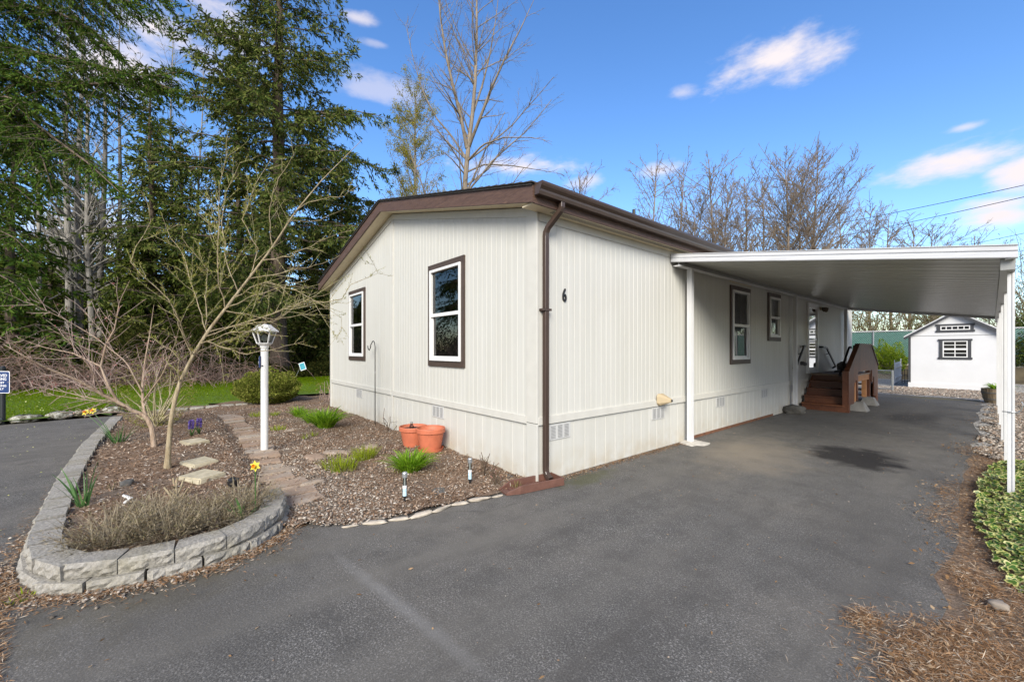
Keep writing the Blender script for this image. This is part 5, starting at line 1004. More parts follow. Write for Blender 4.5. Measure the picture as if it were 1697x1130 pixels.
for i, (px, py, r, h, lab, mat) in enumerate(((565,775,.34,.2,'wide lime green grass patch left of the pots','leaf_lime'),(605,758,.24,.2,'lime green grass tuft nearest the rear pot','leaf_lime'),(462,712,.2,.13,'sparse lime grass right of the lamp post','leaf_lime'),(425,690,.2,.16,'lime grass tuft behind the lamp post','leaf_lime'),(455,688,.14,.14,'small lime grass tuft behind the lamp','leaf_lime'),(505,726,.08,.12,'tiny lime sprout in the middle of the bed','leaf_lime'),(521,722,.07,.13,'thin lime sprout beside the daylily','leaf_lime'),(855,805,.10,.10,'sparse yellow grass beside the splash block','grass_dry'),(37,985,.09,.07,'green weed at the planter corner','leaf_lime'),(660,785,.07,.09,'tiny weed in front of the lime patch','leaf_lime'))):
    d = 673.17*(1.469-.03)/(py-CY); q = at(px,py,d); clump('grass_tuft', lab, q[0], q[1], r*1.6, h, 240 if r > .22 else 90 if r > .12 else 30, mat, 20+i, .006, .25, G2, 'grass', z=.02 if py < 900 else .0, sp=.7)
clump('bulb_leaves', 'long green bulb leaves at the road side of the planter', -1.75,-3.68,.12,.42,13,'leaf_bulb',40,.017,.22,'bulb leaves'); clump('bulb_leaves', 'green bulb leaves under the two far daffodils', -5.0,-3.72,.16,.36,26,'leaf_bulb',41,.018,.2,'bulb leaves'); clump('bulb_leaves', 'green bulb leaves at the right end of the planter', -.62,-2.66,.10,.34,14,'leaf_bulb',42,.014,.35,'bulb leaves')
clump('barrel_plant', 'green strappy plant growing in the far barrel', 3.18,14.35,.34,.42,120,'leaf_lily',43,.03,.6,None,'plant',z=.36)
def daffodil(p, base, label, s=1, face=None):
    t = thing('daffodil', label, 'flower', tuple(base), 'daffodils'); p = Vector(p); base = Vector(base); MB().tube([base, base.lerp(p,.6)+Vector((.01,0,.02)), p-Vector((0,0,.01))], .004*s, 6).build('stem', MT['leaf_bulb'], t); f = Vector(face if face else -f_+u_*.15).normalized(); a = f.orthogonal().normalized(); b = f.cross(a); 
    for j in range(6):
        th = j*math.pi/3; d = a*math.cos(th)+b*math.sin(th); e = f.cross(d); mb = MB(); q = [p, p+d*.022*s+e*.013*s+f*.003, p+d*.045*s+f*.002, p+d*.022*s-e*.013*s+f*.003]; mb.add(q, [(0,1,2,3)]); mb.build('petal', MT['petal_yellow'], t, recalc=False)
    vs = []; n = 12
    for r, h in ((.006,.0),(.010,.012),(.016,.026)): vs += [p+f*h*s+(a*math.cos(2*math.pi*j/n)+b*math.sin(2*math.pi*j/n))*r*s for j in range(n)]
    mb = MB(); mb.add(vs, [(i*n+j,i*n+(j+1)%n,i*n+n+(j+1)%n,i*n+n+j) for i in range(2) for j in range(n)]); mb.build('cup', MT['daff_cup'], t, recalc=False)
q = at(423,772,3.35); daffodil(q, (q[0],q[1],gz(q[0],q[1])), 'single yellow daffodil standing over the dry lavender', 1.05)
for px, py, lab in ((142,683,'left one of the two far yellow daffodils'),(154,681,'right one of the two far yellow daffodils')): q = at(px,py,5.9); daffodil(q, (-4.95,-3.74,.10), lab, 1.2, (.7,-.5,.5))
def hyacinth(x, y, label):
    t = thing('hyacinth', label, 'flower', (x,y,gz(x,y)), 'hyacinths'); g = np.random.default_rng(int(abs(x*y)*100)); z = gz(x,y); A = Acc(); n = 260; a = g.uniform(0,6.28,n); h = g.uniform(.10,.24,n); r = .035*np.sqrt(np.clip(1-((h-.16)/.09)**2,.05,1)); P = np.stack([x+r*.4*np.cos(a), y+r*.4*np.sin(a), z+h],1); A.leaves(P, np.stack([np.cos(a),np.sin(a),.3+g.normal(size=n)*.2],1), .03, .016, g); A.obj('blossom', MT['petal_purple'], t)
    A = Acc(); A.blades(np.tile([[x,y,z-.01]],(9,1)), np.c_[g.normal(size=(9,2))*.5, np.ones(9)], .2, .022, g, .2, 3); A.obj('leaves', MT['leaf_bulb'], t)
q = at(317,700,6.3); hyacinth(q[0],q[1],'purple hyacinth left of its twin in the planter'); q = at(330,697,6.4); hyacinth(q[0],q[1],'purple hyacinth right of its twin in the planter')
# dry lavender bushes along the front of the planter
for i, (x, y, r, lab) in enumerate(((-.72,-3.42,.26,'dry lavender bush at the left front corner of the planter'),(-.60,-3.12,.27,'dry lavender bush second from the left in the planter'),(-.66,-2.86,.25,'dry lavender bush second from the right in the planter'),(-.88,-2.62,.24,'dry lavender bush at the right end of the planter'),(-1.05,-3.22,.22,'dry lavender bush behind the front row'))):
    g = np.random.default_rng(60+i); t = thing('lavender_bush', lab, 'shrub', (x,y,gz(x,y)), 'dry lavender bushes'); n = 330; a = g.uniform(0,6.28,n); q = .15*np.sqrt(g.random(n)); P = np.stack([x+q*np.cos(a), y+q*np.sin(a), np.full(n,gz(x,y)-.01)],1); b = a+g.normal(size=n)*.6; el = g.random(n)**.6*2.0; D = np.stack([np.cos(b)*el, np.sin(b)*el, np.ones(n)],1); A = Acc(); A.blades(P, D, r*g.uniform(.6,1.35,n), .0055, g, g.uniform(.0,.3), 3); Q = []
    A.obj('stems', MT['twig_dry'], t); A = Acc(); m2 = 1700; k = g.integers(0,n,m2); f2 = g.uniform(.3,1.1,m2)[:,None]; Lr = (r*g.uniform(.55,1.15,n))[k][:,None]; X = P[k]+unit(D[k])*Lr*f2+g.normal(size=(m2,3))*.012; X[:,2] = np.maximum(X[:,2], gz(x,y)); A.leaves(X, unit(D[k])+g.normal(size=(m2,3))*.55, g.uniform(.015,.034,m2), .0042, g); A.obj('foliage', MT['lavender'], t)
# cut-back rose stems and dark sticks
def sticks(name, label, x, y, n, h, seed, mat='stem_dark', r=.008, lean=.35, group='pruned rose stems'):
    g = np.random.default_rng(seed); t = thing(name, label, 'shrub', (x,y,gz(x,y)), group); l = []
    for i in range(n): l.append((curve((x+g.normal()*.03,y+g.normal()*.03,gz(x,y)-.02), (g.normal()*lean,g.normal()*lean,1), h*g.uniform(.5,1.1), 5, g, .12), np.linspace(r,r*.6,6)))
    l2 = []
    for q, rr_ in l[:max(2,n//2)]: l2.append((curve(q[3], (g.normal()*.8,g.normal()*.8,.8), h*.35, 3, g, .15), np.linspace(r*.6,r*.3,4)))
    A = Acc(); A.tubes(l+l2, 6); A.obj('stems', MT[mat], t); B = Acc(); P = np.concatenate([q[1:] for q, _ in l+l2]); P = P[g.random(len(P)) < .5]; B.leaves(P, g.normal(size=(len(P),3))+np.array([0,0,.5]), .018, .009, g); tag(B.obj('buds', MT['bud_pink'], t), kind='stuff')
for px, py, n, h, lab, mat in ((645,712,6,.42,'dark pruned rose stems left of the terracotta pots','stem_dark'),(800,788,9,.28,'dark pruned rose stems near the house corner','stem_dark'),(820,800,8,.2,'low dark prunings nearest the splash block','stem_dark'),(615,690,3,.14,'few short twigs by the gable wall','stem_dark')):
    q = at(px,py,673.17*1.44/(py-CY)); sticks('rose_stems', lab, q[0], q[1], n, h, px, mat, .006)
sticks('rose_stems', 'thick cut green rose canes above the lavender', -1.42,-3.06,7,.26,91,'bark_willow',.012,.5); sticks('rose_stems', 'broken brown rose cane left of the green canes', -1.15,-3.28,3,.26,92,'stem_dark',.010,.6); sticks('rose_stems', 'small yellowish sprouting cane at the planter left side', -2.2,-3.52,4,.14,93,'bark_willow',.007,.6)
tag(link('rock', stone(.16,.10,.06,555,.4), (-2.25,-3.45,gz(-2.25,-3.45)-.01), None), 'small dark driftwood lump at the left of the planter', 'rock').data.materials.append(MT['rock_dark'])
fg = at(482,828,3.2); bl_ = thing('solar_spot', 'small black solar spotlight among the lavender', 'light', (-1.32,-2.66,gz(-1.32,-2.66))); MB().lathe([(.03,0),(.045,.03),(.05,.07),(.03,.085),(0,.09)], (-1.32,-2.66,gz(-1.32,-2.66)+.06), 14).build('head', MT['black_metal'], bl_); MB().lathe([(.008,-.05),(.010,.06)], (-1.32,-2.66,gz(-1.32,-2.66)), 8).build('stake', MT['black_metal'], bl_)
wp = thing('garden_ornament', 'small white and black ornament half fallen in the planter', 'ornament', (-1.62,-3.40,gz(-1.62,-3.4))); MB().tube([(-1.62,-3.42,.13),(-1.60,-3.38,.17),(-1.62,-3.43,.20)], [.012,.018,.010], 8).build('body', MT['lamp_white'], wp); MB().tube([(-1.60,-3.38,.165),(-1.55,-3.35,.13)], .008, 6).build('leg', MT['black_metal'], wp)
# ---------------------------------------------------------------- bushes
def bush(name, label, c, rx, ry, rz_, n, mat, seed, ll=.05, lw=.03, stems='stem_dark', group=None, cat='bush', flatb=.1, lump=.18):
    g = np.random.default_rng(seed); c = np.array(c, float); t = thing(name, label, cat, tuple(c), group); d = unit(g.normal(size=(n,3))); ph = g.uniform(0,6.28,3)
    f = 1+lump*(np.sin(d[:,0]*5+ph[0])*np.sin(d[:,1]*5+ph[1])+.6*np.sin(d[:,2]*9+d[:,0]*7+ph[2])); r = f*(1-.42*g.random(n)**2.2); P = np.stack([d[:,0]*r*rx, d[:,1]*r*ry, np.maximum((d[:,2]*.5+.5)*r*rz_, .02)], 1)+c
    A = Acc(); A.leaves(P, d+g.normal(size=(n,3))*.7+np.array([0,0,.3]), ll*g.uniform(.6,1.3,n), lw, g); A.obj('foliage', MT[mat], t); l = []
    for i in range(26): e = d[i]*np.array([rx,ry,rz_*.5])*.85+np.array([0,0,rz_*.5]); l.append((np.array([c+g.normal(size=3)*.03*np.array([1,1,0]), c+e*.5+g.normal(size=3)*.05, c+e]), [.014,.009,.004]))
    B = Acc(); B.tubes(l, 4); B.obj('stems', MT[stems], t); return t
q = at(443,668,11.2); bush('rounded_shrub', 'rounded green shrub behind the lamp post at the bed edge', (q[0],q[1],0), .80,.72,.80, 16000,'leaf_box',70,.055,.03)
q = at(1471,636,21.0); bush('golden_shrub', 'bright yellow green shrub in front of the green fence', (q[0],q[1],.1), .72,.6,1.6, 9000,'leaf_bright',71,.09,.035)
q = at(255,660,7.2); bush('twiggy_shrub', 'thin yellowish twiggy shrub behind the pink budded tree', (-6.4,-3.35,.1), .62,.55,1.2, 2600,'leaf_willow',72,.034,.012, 'twig_willow')
q = at(520,655,12.5); bush('bare_shrub', 'sparse leafless shrub near the far house corner', (-8.6,.2,0), .35,.35,.7, 220,'leaf_brown',73,.04,.02, 'twig_crab')
for i, (px, d, w, h) in enumerate(((1690,18.5,.95,2.4),(1725,18.0,1.1,2.7),(1760,17.5,1.2,2.4))):
    q = at(px,600,d); bush('laurel_hedge', ['glossy laurel bush at the right picture edge before the fence','second laurel bush right of the edge','third laurel bush right of the edge'][i], (q[0],q[1],.1), w,.8,h, 7000,'leaf_laurel',80+i,.12,.06, group='laurel bushes')
# budding brush behind the green fence
i = 0
for (x, y, rx, h, z) in [(-9,29,2.6,5,.8),(-6,30,2.6,5.4,.8),(-3.2,29.5,2.4,4.6,.8),(-.6,29.5,2.4,5.0,.8),(1.8,30,2.2,4.4,.8),(4.2,29.5,2.4,5.2,.8),(6.8,29,2.6,6.2,.8),(9.8,28.5,2.8,7.0,.8),(13,28,3,7,.8),(5.4,33,3,7.6,.8),(-4.5,34,3,6.4,.8)]:
    g = np.random.default_rng(200+i); t = thing('budding_thicket', ['far left','second','third','fourth','fifth','sixth','seventh','eighth','ninth','rear right','rear left'][i]+' olive budding shrub in the thicket behind the green fence', 'shrub', (x,y,z), 'thicket behind the fence'); l = []; P = []; D = []
    for k in range(46):
        q = curve((x+g.normal()*rx*.35,y+g.normal()*.6,z), (g.normal()*.35,g.normal()*.3,1), h*g.uniform(.55,1.1), 6, g, .13); l.append((q, np.linspace(.03,.006,7)))
        for s in range(5): j = g.integers(1,6); e = curve(q[j], (g.normal()*.9,g.normal()*.9,.8), h*.22*g.uniform(.5,1.2), 3, g, .2); l.append((e, np.linspace(.012,.004,4))); P.append(e[1:]); D.append(np.diff(e, axis=0))
    A = Acc(); A.tubes(l, 3); A.obj('stems', MT['twig_dry'], t); P = np.concatenate(P); D = np.concatenate(D); k = g.integers(0,len(P),6500); B = Acc(); B.leaves(P[k]+g.normal(size=(6500,3))*.16, D[k]+g.normal(size=(6500,3))*.3, g.uniform(.06,.13,6500), .035, g); B.obj('buds', MT['leaf_brush'], t); i += 1
# bramble hedge beyond the lawn and dark undergrowth
hedge = thing('bramble_hedge', 'long tangled leafless bramble hedge along the far lawn edge', 'hedge', (-18,-5,0)); g = np.random.default_rng(90); l = []; P = []
for i in range(1250):
    t = g.random(); y = -13+12.6*t; cl_ = .55+.45*math.sin(y*1.9+.7)*math.sin(y*.83+2)+.25*math.sin(y*4.1)
    if g.random() > .45+.6*cl_: continue
    x = -17.4-.35*np.sin(y*.9)+g.normal()*.55; x += -.03*(y+5)**2*.05; h = g.uniform(1.3,4.4)*(1-.25*t)*(.6+.5*cl_); q = [np.array([x-.5,y,0.])]; d = np.array([g.normal()*.45+.2,g.normal()*.7,1.]); st = h*1.5/8
    for s in range(8): d = unit(d+np.array([.10,0,-.16-.05*s])+g.normal(size=3)*.10); q.append(q[-1]+d*st)
    q = np.array(q); q[:,2] = np.maximum(q[:,2], .03); l.append((q, np.linspace(.011,.005,9))); P.append(q[4:])
A = Acc(); A.tubes(l, 3); A.obj('canes', MT['twig_bramble'], hedge); P = np.concatenate(P); k = g.integers(0,len(P),9000); B = Acc(); B.leaves(P[k]+g.normal(size=(9000,3))*.04, g.normal(size=(9000,3))-np.array([0,0,.5]), g.uniform(.03,.07,9000), .022, g); B.obj('buds', MT['bud_pink'], hedge)
g = np.random.default_rng(91); n = 60000; y = g.uniform(-16,16,n); x = -19.2-6*g.random(n)**1.5-.05*np.abs(y-2); hh = 1.9+1.0*np.sin(y*.8+1)*np.sin(x*.7)+.6*np.sin(y*2.3); z = np.abs(hh)*g.random(n)**.8*np.clip((-18.4-x)/1.0,.2,1)*np.where(np.abs(y-.9) < 2.6, .32, 1); A = Acc(); A.leaves(np.stack([x,y,z],1), g.normal(size=(n,3))+np.array([.3,0,.3]), g.uniform(.10,.24,n), .07, g); tag(A.obj('undergrowth', MT['leaf_under']), 'dark leafy undergrowth below the trees beyond the lawn', 'undergrowth', kind='stuff')
# ---------------------------------------------------------------- the leaning willowy tree
def px_line(pts): return np.array([at(*p) for p in pts])
wt = px_line([(277,773,4.66),(281,715,4.66),(288,668,4.68),(297,637,4.70),(317,594,4.76),(343,551,4.85),(373,512,4.95),(412,462,5.1),(452,409,5.25),(488,353,5.4),(532,300,5.55),(570,262,5.7),(600,232,5.8)])
wt[0,2] = gz(wt[0,0],wt[0,1])-.03
W_B = [[(317,594,4.76),(296,545,4.6),(277,508,4.5),(266,480,4.45)],[(343,551,4.85),(320,490,4.95),(299,432,5.1),(284,393,5.2),(270,360,5.25)],[(320,588,4.76),(300,556,4.5),(274,505,4.3),(231,446,4.15),(222,410,4.1),(230,360,4.1),(245,320,4.1)],
 [(373,512,4.95),(363,459,4.8),(350,383,4.7),(356,310,4.65),(385,235,4.6)],[(412,462,5.1),(416,400,5.2),(414,357,5.3),(420,310,5.4),(455,260,5.5)],[(395,485,5.05),(380,430,5.2),(370,380,5.3),(378,320,5.4),(400,268,5.4)],
 [(330,570,4.8),(389,548,4.6),(439,550,4.5),(480,560,4.4)],[(345,550,4.85),(420,535,5.0),(495,528,5.1),(545,520,5.1)],[(372,515,4.95),(445,513,5.2),(510,498,5.4),(545,482,5.5)],[(412,462,5.1),(465,455,5.3),(525,440,5.5),(560,420,5.6)],
 [(343,566,4.85),(396,578,4.75),(455,579,4.7),(511,564,4.7)],[(340,558,4.85),(420,540,4.6),(510,505,4.5),(549,493,4.5),(581,478,4.5),(599,466,4.5),(612,453,4.5),(616,439,4.5),(613,430,4.5)],[(435,432,5.2),(490,420,5.0),(540,395,4.9),(575,370,4.85)],
 [(452,409,5.25),(480,380,5.5),(530,360,5.7),(575,345,5.8)],[(488,353,5.4),(520,335,5.3),(560,325,5.2),(600,300,5.2)],[(452,409,5.25),(455,350,5.1),(470,300,5.0),(485,262,5.0)],[(317,594,4.76),(350,585,4.95),(400,560,5.2),(450,532,5.3),(500,512,5.4),(536,505,5.4)],[(373,512,4.95),(420,480,4.8),(470,470,4.7),(530,462,4.6)],
 [(297,637,4.7),(285,600,4.5),(262,560,4.4),(240,530,4.35)],[(343,551,4.85),(345,500,5.1),(330,440,5.3),(318,400,5.4)],[(390,492,5.0),(440,470,4.8),(500,478,4.7),(545,500,4.65),(560,520,4.6),(558,545,4.6)]]
g = np.random.default_rng(31); wtree = thing('willow_tree', 'slender leaning tree with arching yellowish branches in the planter', 'tree', tuple(wt[0])); A = Acc(); q = resample(wt, 30); A.tubes([(q, np.interp(np.linspace(0,1,30), [0,.04,.3,.6,1], [.040,.025,.018,.011,.003]))], 12); A.obj('trunk', MT['bark_willow'], wtree, True)
br = []; L1 = [[],[],[]]
for k, b in enumerate(W_B): p = px_line(b); p[1:] += g.normal(size=(len(p)-1,3))*.05; p = resample(p, 14); p[1:-1] += g.normal(size=(12,3))*.008; r = np.linspace(.0068,.0018,14); br.append((p, r)); sprout(L1, p, r, 0, [(7.0,.34,.65,.05,.08,.10,.0023),(5.0,.38,.6,.08,.1,.12,.0015)], g)
A = Acc(); A.tubes(br, 6); A.obj('limbs', MT['bark_willow'], wtree, True); A = Acc(); A.tubes(L1[0], 4); A.tubes(L1[1], 3); tag(A.obj('twigs', MT['twig_willow'], wtree), kind='stuff')
A = Acc()
for k, (p, r) in enumerate(br+L1[0]+L1[1]):
    n = int(np.linalg.norm(np.diff(p,axis=0),axis=1).sum()*(60 if k >= len(br) else 30)); left = (p.mean(0)-CAM) @ RT/((p.mean(0)-CAM) @ FW)*FPX+CX
    if n == 0: continue
    i = g.integers(0,len(p)-1,n); f = g.random(n)[:,None]; X = p[i]*(1-f)+p[i+1]*f; T = unit(p[i+1]-p[i]); big = left < 430; A.leaves(X, T*.8+g.normal(size=(n,3))*.55+np.array([0,0,.35]), (.05 if big else .026)*g.uniform(.5,1.3,n), .009 if big else .006, g)
A.obj('leaves', MT['leaf_willow'], wtree)
# ---------------------------------------------------------------- low crab-apple with pink buds
ct = [px_line(b) for b in ([(256,738,5.7),(252,709,5.7),(242,689,5.7),(216,679,5.65),(196,666,5.6),(173,655,5.5),(130,630,5.3),(82,612,5.1),(40,590,4.9),(5,570,4.8)],[(242,690,5.7),(237,672,5.75),(236,640,5.9),(240,600,6.1),(248,555,6.2),(255,505,6.2)],[(196,666,5.6),(180,640,5.5),(167,607,5.5),(176,570,5.5),(190,545,5.55),(198,500,5.6),(215,465,5.6)],[(167,607,5.5),(120,585,5.6),(70,575,5.7),(30,560,5.7)],[(196,666,5.6),(160,662,5.8),(110,650,6.0),(55,640,6.1)],[(210,676,5.65),(185,668,5.3),(140,662,5.1),(90,655,5.0),(50,640,4.9)],[(237,665,5.75),(270,620,5.6),(290,570,5.5),(300,530,5.4)],[(236,650,5.8),(210,600,6.1),(160,560,6.3),(110,530,6.4),(45,500,6.4)],[(173,655,5.5),(150,610,5.2),(110,560,5.0),(75,540,4.9)])]
ct[0][0,2] = gz(ct[0][0,0],ct[0][0,1])-.03
crab, cl, cg = bare_tree('crabapple_tree', 'low spreading bare tree with pink buds beside the side road', ct[0][0], ct, [.034,.018,.016,.010,.010,.010,.010,.010,.009], [(5.4,.44,.75,.05,.12,.08,.0042),(5.0,.44,.7,.06,.14,.06,.0028),(4.0,.44,.7,.05,.14,.08,.002)], 'bark_crab', 'twig_crab', 55)
A = Acc(); P = np.concatenate([q[1:] for lv in cl[1:] for q, _ in lv]); P = P[cg.random(len(P)) < .42]; A.leaves(P, cg.normal(size=(len(P),3))+np.array([0,0,.6]), cg.uniform(.016,.04,len(P)), .013, cg); tag(A.obj('buds', MT['bud_pink'], crab), kind='stuff')
# ---------------------------------------------------------------- tall trees
g = np.random.default_rng(97); n = 70000; px = g.uniform(-420,700,n); dd = g.uniform(40,52,n); top = 9.5+2.2*np.sin(px*.021)+1.8*np.sin(px*.057+1)+1.2*np.sin(px*.13); z = np.abs(top)*g.random(n)**.75
P = CAM[None]*np.array([1,1,0])+dd[:,None]*(((px-CX)/FPX)[:,None]*RT[None]+FW[None]); P[:,2] = z; A = Acc(); A.leaves(P, g.normal(size=(n,3))+np.array([0,0,-.3]), g.uniform(.4,.95,n), .3, g); tag(A.obj('far_wood', MT['needle_cedar']), 'distant dark evergreen wood behind the trees on the left', 'wood', kind='stuff')
def gnd(px, d): q = at(px, 600, d); return np.array([q[0], q[1], 0.])
conifer('fir_tree', 'tallest dark green fir with thick bare lower trunk behind the lamp post', gnd(462,23.3), 28, 9.2, 4.2, 3, 'needle_fir', nb=165, tr=.46, droop=.34, tw=.26, nl=.26, nw=.07, gap=.16, per=8, shape=.72, dens=2.3)
GC = 'conifers beyond the lawn'
for px, d, H, Rc, z0, sd_, mat, lab, nb in ((300,27,15,3.6,.5,4,'needle_cedar','dense dark cedar left of the tallest fir',110),(225,25,9,3.0,.4,5,'needle_cedar','shorter dark cedar right of the grey alder trunks',80),(20,16.5,11,2.9,.8,6,'needle_hem','dark conifer behind the parking sign',80),(575,33,15,4.2,.5,7,'needle_fir','conifer just left of the house roof edge',95),(395,31,24,4.6,1.5,8,'needle_cedar','slim tall conifer immediately left of the tallest fir trunk',120),(-70,21,13,3.6,.5,9,'needle_cedar','conifer at the far left picture edge',70),(520,27,9,3.0,.4,10,'needle_fir','short conifer between the fir trunk and the house',70),(255,35,21,3.2,6,11,'needle_cedar','thin far conifer rising above the shorter cedar',80),(345,24,7.5,2.6,.3,12,'needle_cedar','low dark cedar behind the leaning tree',70),(640,38,13,3.8,.5,13,'needle_fir','far conifer rising behind the house ridge',80),(150,31,13,3.6,.5,14,'needle_cedar','dark conifer behind the alder trunks',90),(85,29,11,3.0,.5,15,'needle_cedar','small dark conifer left of the alder trunks',80),(440,29,16,3.4,1,16,'needle_fir','olive conifer directly behind the fir trunk',100),(565,27,14,4.4,.6,17,'needle_fir','olive conifer filling the gap beside the house roof',95),(250,26,19,4.2,1,18,'needle_fir','tall olive conifer between the alders and the tallest fir',110),(130,38,22,5.0,1,19,'needle_cedar','tall far conifer behind the alder row',100)):
    conifer('conifer', lab, gnd(px,d), H, Rc, z0, sd_, mat, nb=int(nb*1.25), tr=.14+.006*H, droop=.42 if mat != 'needle_fir' else .32, tw=.34, nl=.30, nw=.10, per=8, gap=.03, group=GC, dens=2.4)
# near hemlock whose limbs reach into the frame from the left
hb = gnd(-190,10.7); HL_ = []
for b in ([(-190,95,10.7),(0,72,10.2),(90,96,9.9),(160,108,9.7),(235,128,9.5),(292,150,9.4)],[(-190,30,10.7),(0,6,10.4),(80,14,10.1),(150,46,9.9),(195,90,9.7)],[(-190,150,10.7),(0,128,10.2),(90,142,9.9),(190,140,9.7),(270,122,9.5),(305,118,9.4)],[(-190,190,10.7),(0,165,10.0),(60,205,9.6),(110,246,9.3),(160,280,9.1),(200,320,8.9)],[(-190,230,10.7),(-40,200,10.2),(30,215,9.8),(70,260,9.5),(88,320,9.3)],[(-190,120,10.7),(-60,95,10),(10,110,9.6),(60,135,9.3)],[(-190,260,10.7),(-60,285,10.2),(20,305,9.8),(60,340,9.6)],[(-190,330,10.7),(-70,360,10.2),(15,385,9.8),(55,425,9.6)],[(-190,-20,10.7),(-20,-50,10.2),(90,-30,9.9),(190,-5,9.6),(250,14,9.5)],[(-190,-80,10.7),(60,-60,10.3),(210,-30,10),(290,5,9.9)],[(-190,400,10.7),(-90,430,10.3),(10,455,10),(50,500,9.8)],[(-190,170,10.7),(-30,150,9.5),(40,170,9.0),(85,185,8.8)],[(-190,80,10.7),(-400,60,10.7),(-500,100,10.7)],[(-190,200,10.7),(-330,190,13),(-420,230,15)],[(-190,0,10.7),(-330,-30,9),(-420,0,8)]): HL_.append(px_line(b))
conifer('hemlock_tree', 'near hemlock limbs with blue green foliage entering from the left', hb, 16, 5, 3, 21, 'needle_hem', limbs=HL_, tr=.32, droop=.36, tw=.12, nl=.11, nw=.03, per=9, dens=2.2)
# bare alders left
GA = 'bare alders on the left'
for i, (px, d, H, r, lx_, lab) in enumerate(((112,24,24,.20,.0,'straight bare alder left of its close neighbours'),(128,24.6,25,.22,.012,'bare alder second from the left in the alder row'),(155,24,22,.17,-.03,'bare alder leaning slightly left in the alder row'),(168,25,25,.18,.01,'bare alder standing beside the leaning one'),(192,26,24,.16,.015,'slim bare alder at the right of the alder row'),(285,30,26,.14,0,'thin far bare alder between the cedars'),(60,22,21,.12,.01,'thin bare alder nearest the left picture edge'),(325,29,22,.12,.02,'thin bare alder seen through the fir limbs'))):
    b = gnd(px,d); zz = np.linspace(0,H,9); g = np.random.default_rng(400+i); tp = b+RT[None]*(lx_*zz+.12*np.sin(zz*.35+i))[:,None]+UP[None]*zz[:,None]
    bare_tree('bare_alder', lab, b, tp, r, [(3.0,.18,.9,.08,.10,.16,.016),(2.8,.40,.75,.04,.14,.1,.010),(2.6,.42,.7,.03,.16,.1,.0075)], 'bark_alder', 'bark_alder', 410+i, GA)
# columnar poplar with golden buds
b = gnd(688,34); zz = np.linspace(0,22.8,8); pt, pl_, pgr = bare_tree('golden_poplar', 'slim poplar with golden green buds left of the bare maple', b, b+UP[None]*zz[:,None], .24, [(5.2,.27,.80,.05,.07,.08,.020),(3.4,.40,.65,.06,.12,.1,.012)], 'bark_alder', 'bark_willow', 501)
P = np.concatenate([q[1:] for lv in pl_[:2] for q, _ in lv]); k = pgr.integers(0,len(P),46000); A = Acc(); A.leaves(P[k]+pgr.normal(size=(46000,3))*.12, pgr.normal(size=(46000,3))+np.array([0,0,-.4]), pgr.uniform(.08,.19,46000), .055, pgr); A.obj('buds', MT['bud_yellow'], pt)
# bare maple behind the house: forked trunk
md = 27.0; M = lambda l: px_line([(a, c, md+e) for a, c, e in l]); b = gnd(771,md)
mains = [np.vstack([b[None], M([(770,400,0),(771,300,0),(776,245,0),(783,190,.4),(788,130,.6),(790,60,.8),(790,-30,1),(792,-110,1)])]), M([(774,246,0),(764,195,-.5),(750,140,-1),(738,85,-1.2),(730,30,-1.4),(722,-60,-1.5)]), M([(777,243,0),(796,195,-.8),(815,145,-1.5),(838,95,-2),(862,50,-2.4),(885,0,-2.6)]), M([(772,262,0),(748,225,.8),(722,195,1.4),(700,150,1.8),(684,95,2),(672,40,2.2)]), M([(774,268,0),(800,240,-1),(835,228,-1.6),(880,228,-2),(915,235,-2.2)]), M([(774,285,0),(805,272,.8),(850,275,1.4),(900,283,1.8),(930,288,2)]), M([(771,290,0),(750,265,-1),(730,248,-1.6),(712,240,-2)]), M([(783,190,.4),(800,140,1.2),(812,90,1.8),(822,30,2.2),(830,-40,2.4)])]
bare_tree('bare_maple', 'large bare maple with forked pale trunk behind the house roof', b, mains, [.24,.12,.11,.07,.065,.06,.05,.08], [(1.7,.30,.72,.01,.09,.15,.014),(2.6,.42,.68,.03,.12,.1,.010),(3.4,.42,.65,.01,.15,.1,.0075)], 'bark_maple', 'bark_maple', 601)
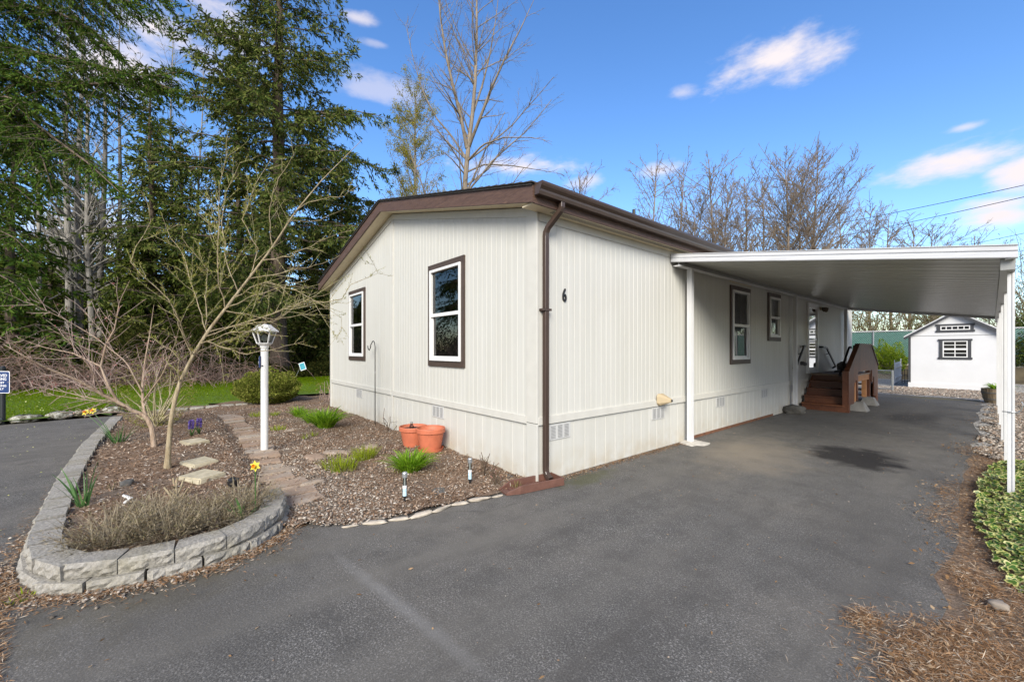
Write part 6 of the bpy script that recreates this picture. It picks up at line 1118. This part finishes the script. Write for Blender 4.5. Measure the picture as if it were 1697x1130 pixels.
# far bare trees behind the carport
GF = 'bare trees behind the carport'; protos = []
specF = [(5.0,.30,.80,.05,.07,.16,.026,1),(3.6,.34,.62,.02,.11,.12,.017),(4.4,.42,.7,.0,.18,.1,.011)]
for k, (H, w) in enumerate(((17,.17),(17,.18),(15,.13),(16,.14))):
    zz = np.linspace(0,H,8); g = np.random.default_rng(700+k); pts = np.stack([.15*np.sin(zz*.4+k), .15*np.cos(zz*.3), zz], 1)
    sf = specF if k in (0,1,3) else [(4.2,.22,.75,.06,.09,.2,.024,1),(3.2,.40,.7,-.02,.14,.12,.016),(4.2,.45,.7,-.06,.2,.1,.011)]
    protos.append((H, pts, w, sf, k))
far = [(1085,41,268,2,'drooping pale bare tree nearest the roof pipe'),(1130,43,270,2,'pale bare tree second from the roof pipe'),(1178,43,262,2,'tall thin pale bare tree over the carport corner'),(1205,40,320,0,'short bare tree left of the tall dark pair'),(1236,42,305,3,'bare tree standing just left of the tall dark pair'),(1262,44,288,2,'slim bare tree touching the tall dark pair'),(1302,42,268,0,'tall dark bare tree, left of the dark pair'),(1352,43,266,1,'tall dark bare tree, right of the dark pair'),(1442,44,345,3,'lower bare tree right of the dark pair'),(1475,46,355,2,'thin low bare tree beside the power lines'),(1510,48,370,2,'far bare sapling over the middle of the carport roof'),(1545,48,384,1,'far bare sapling second from the right over the roof'),(1614,50,388,2,'far bare sapling nearest the right roof end'),(1150,39,335,3,'short bushy bare tree behind the house eave'),(1395,50,330,2,'far slim bare tree between the tall and low ones'),(960,52,285,2,'tiny far bare treetop above the house gutter'),(1328,48,300,0,'bare tree seen between the dark pair')]
made = {}
for px, d, ytop, k, lab in far:
    H, pts, w, sf, sd_ = protos[k]; b = gnd(px,d); want = 1.469+(CY-ytop)*d/FPX; s = want/H
    if k not in made:
        t, lm, gg = bare_tree('far_bare_tree', lab, (0,0,0), pts, w, sf, 'bark_far', 'bark_far', 720+sd_, GF); made[k] = t; t.location = b; t.scale = (s,s,s)
    else: dup(made[k], b, R0.uniform(0,6.28), (s*R0.uniform(.95,1.35),)*2+(s,), lab)
# roadside power lines
for i, (a, c, e, lab) in enumerate((((1380,372,44),(1560,336,30),(1760,293,24),'uppermost power line above the carport roof'),((1380,394,44),(1560,352,30),(1760,312,24),'second power line above the carport roof'),((1500,424,44),(1600,401,30),(1760,373,24),'third power line low over the carport roof'),((1600,428,44),(1690,416,30),(1760,405,24),'lowest power line at the right picture edge'))):
    p = px_line([a,c,e]); t = np.linspace(0,1,14)[:,None]; q = p[0]*(1-t)**2+2*(2*p[1]-.5*p[0]-.5*p[2])*t*(1-t)/1+p[2]*t*t if False else np.concatenate([np.linspace(p[0],p[2],14)]); q[:,2] -= .35*4*(t*(1-t))[:,0]*.3
    tag(MB().tube([tuple(v) for v in q], .022 if i < 2 else .016, 5).build('power_line', MT['cable']), lab, 'cable', 'power lines')
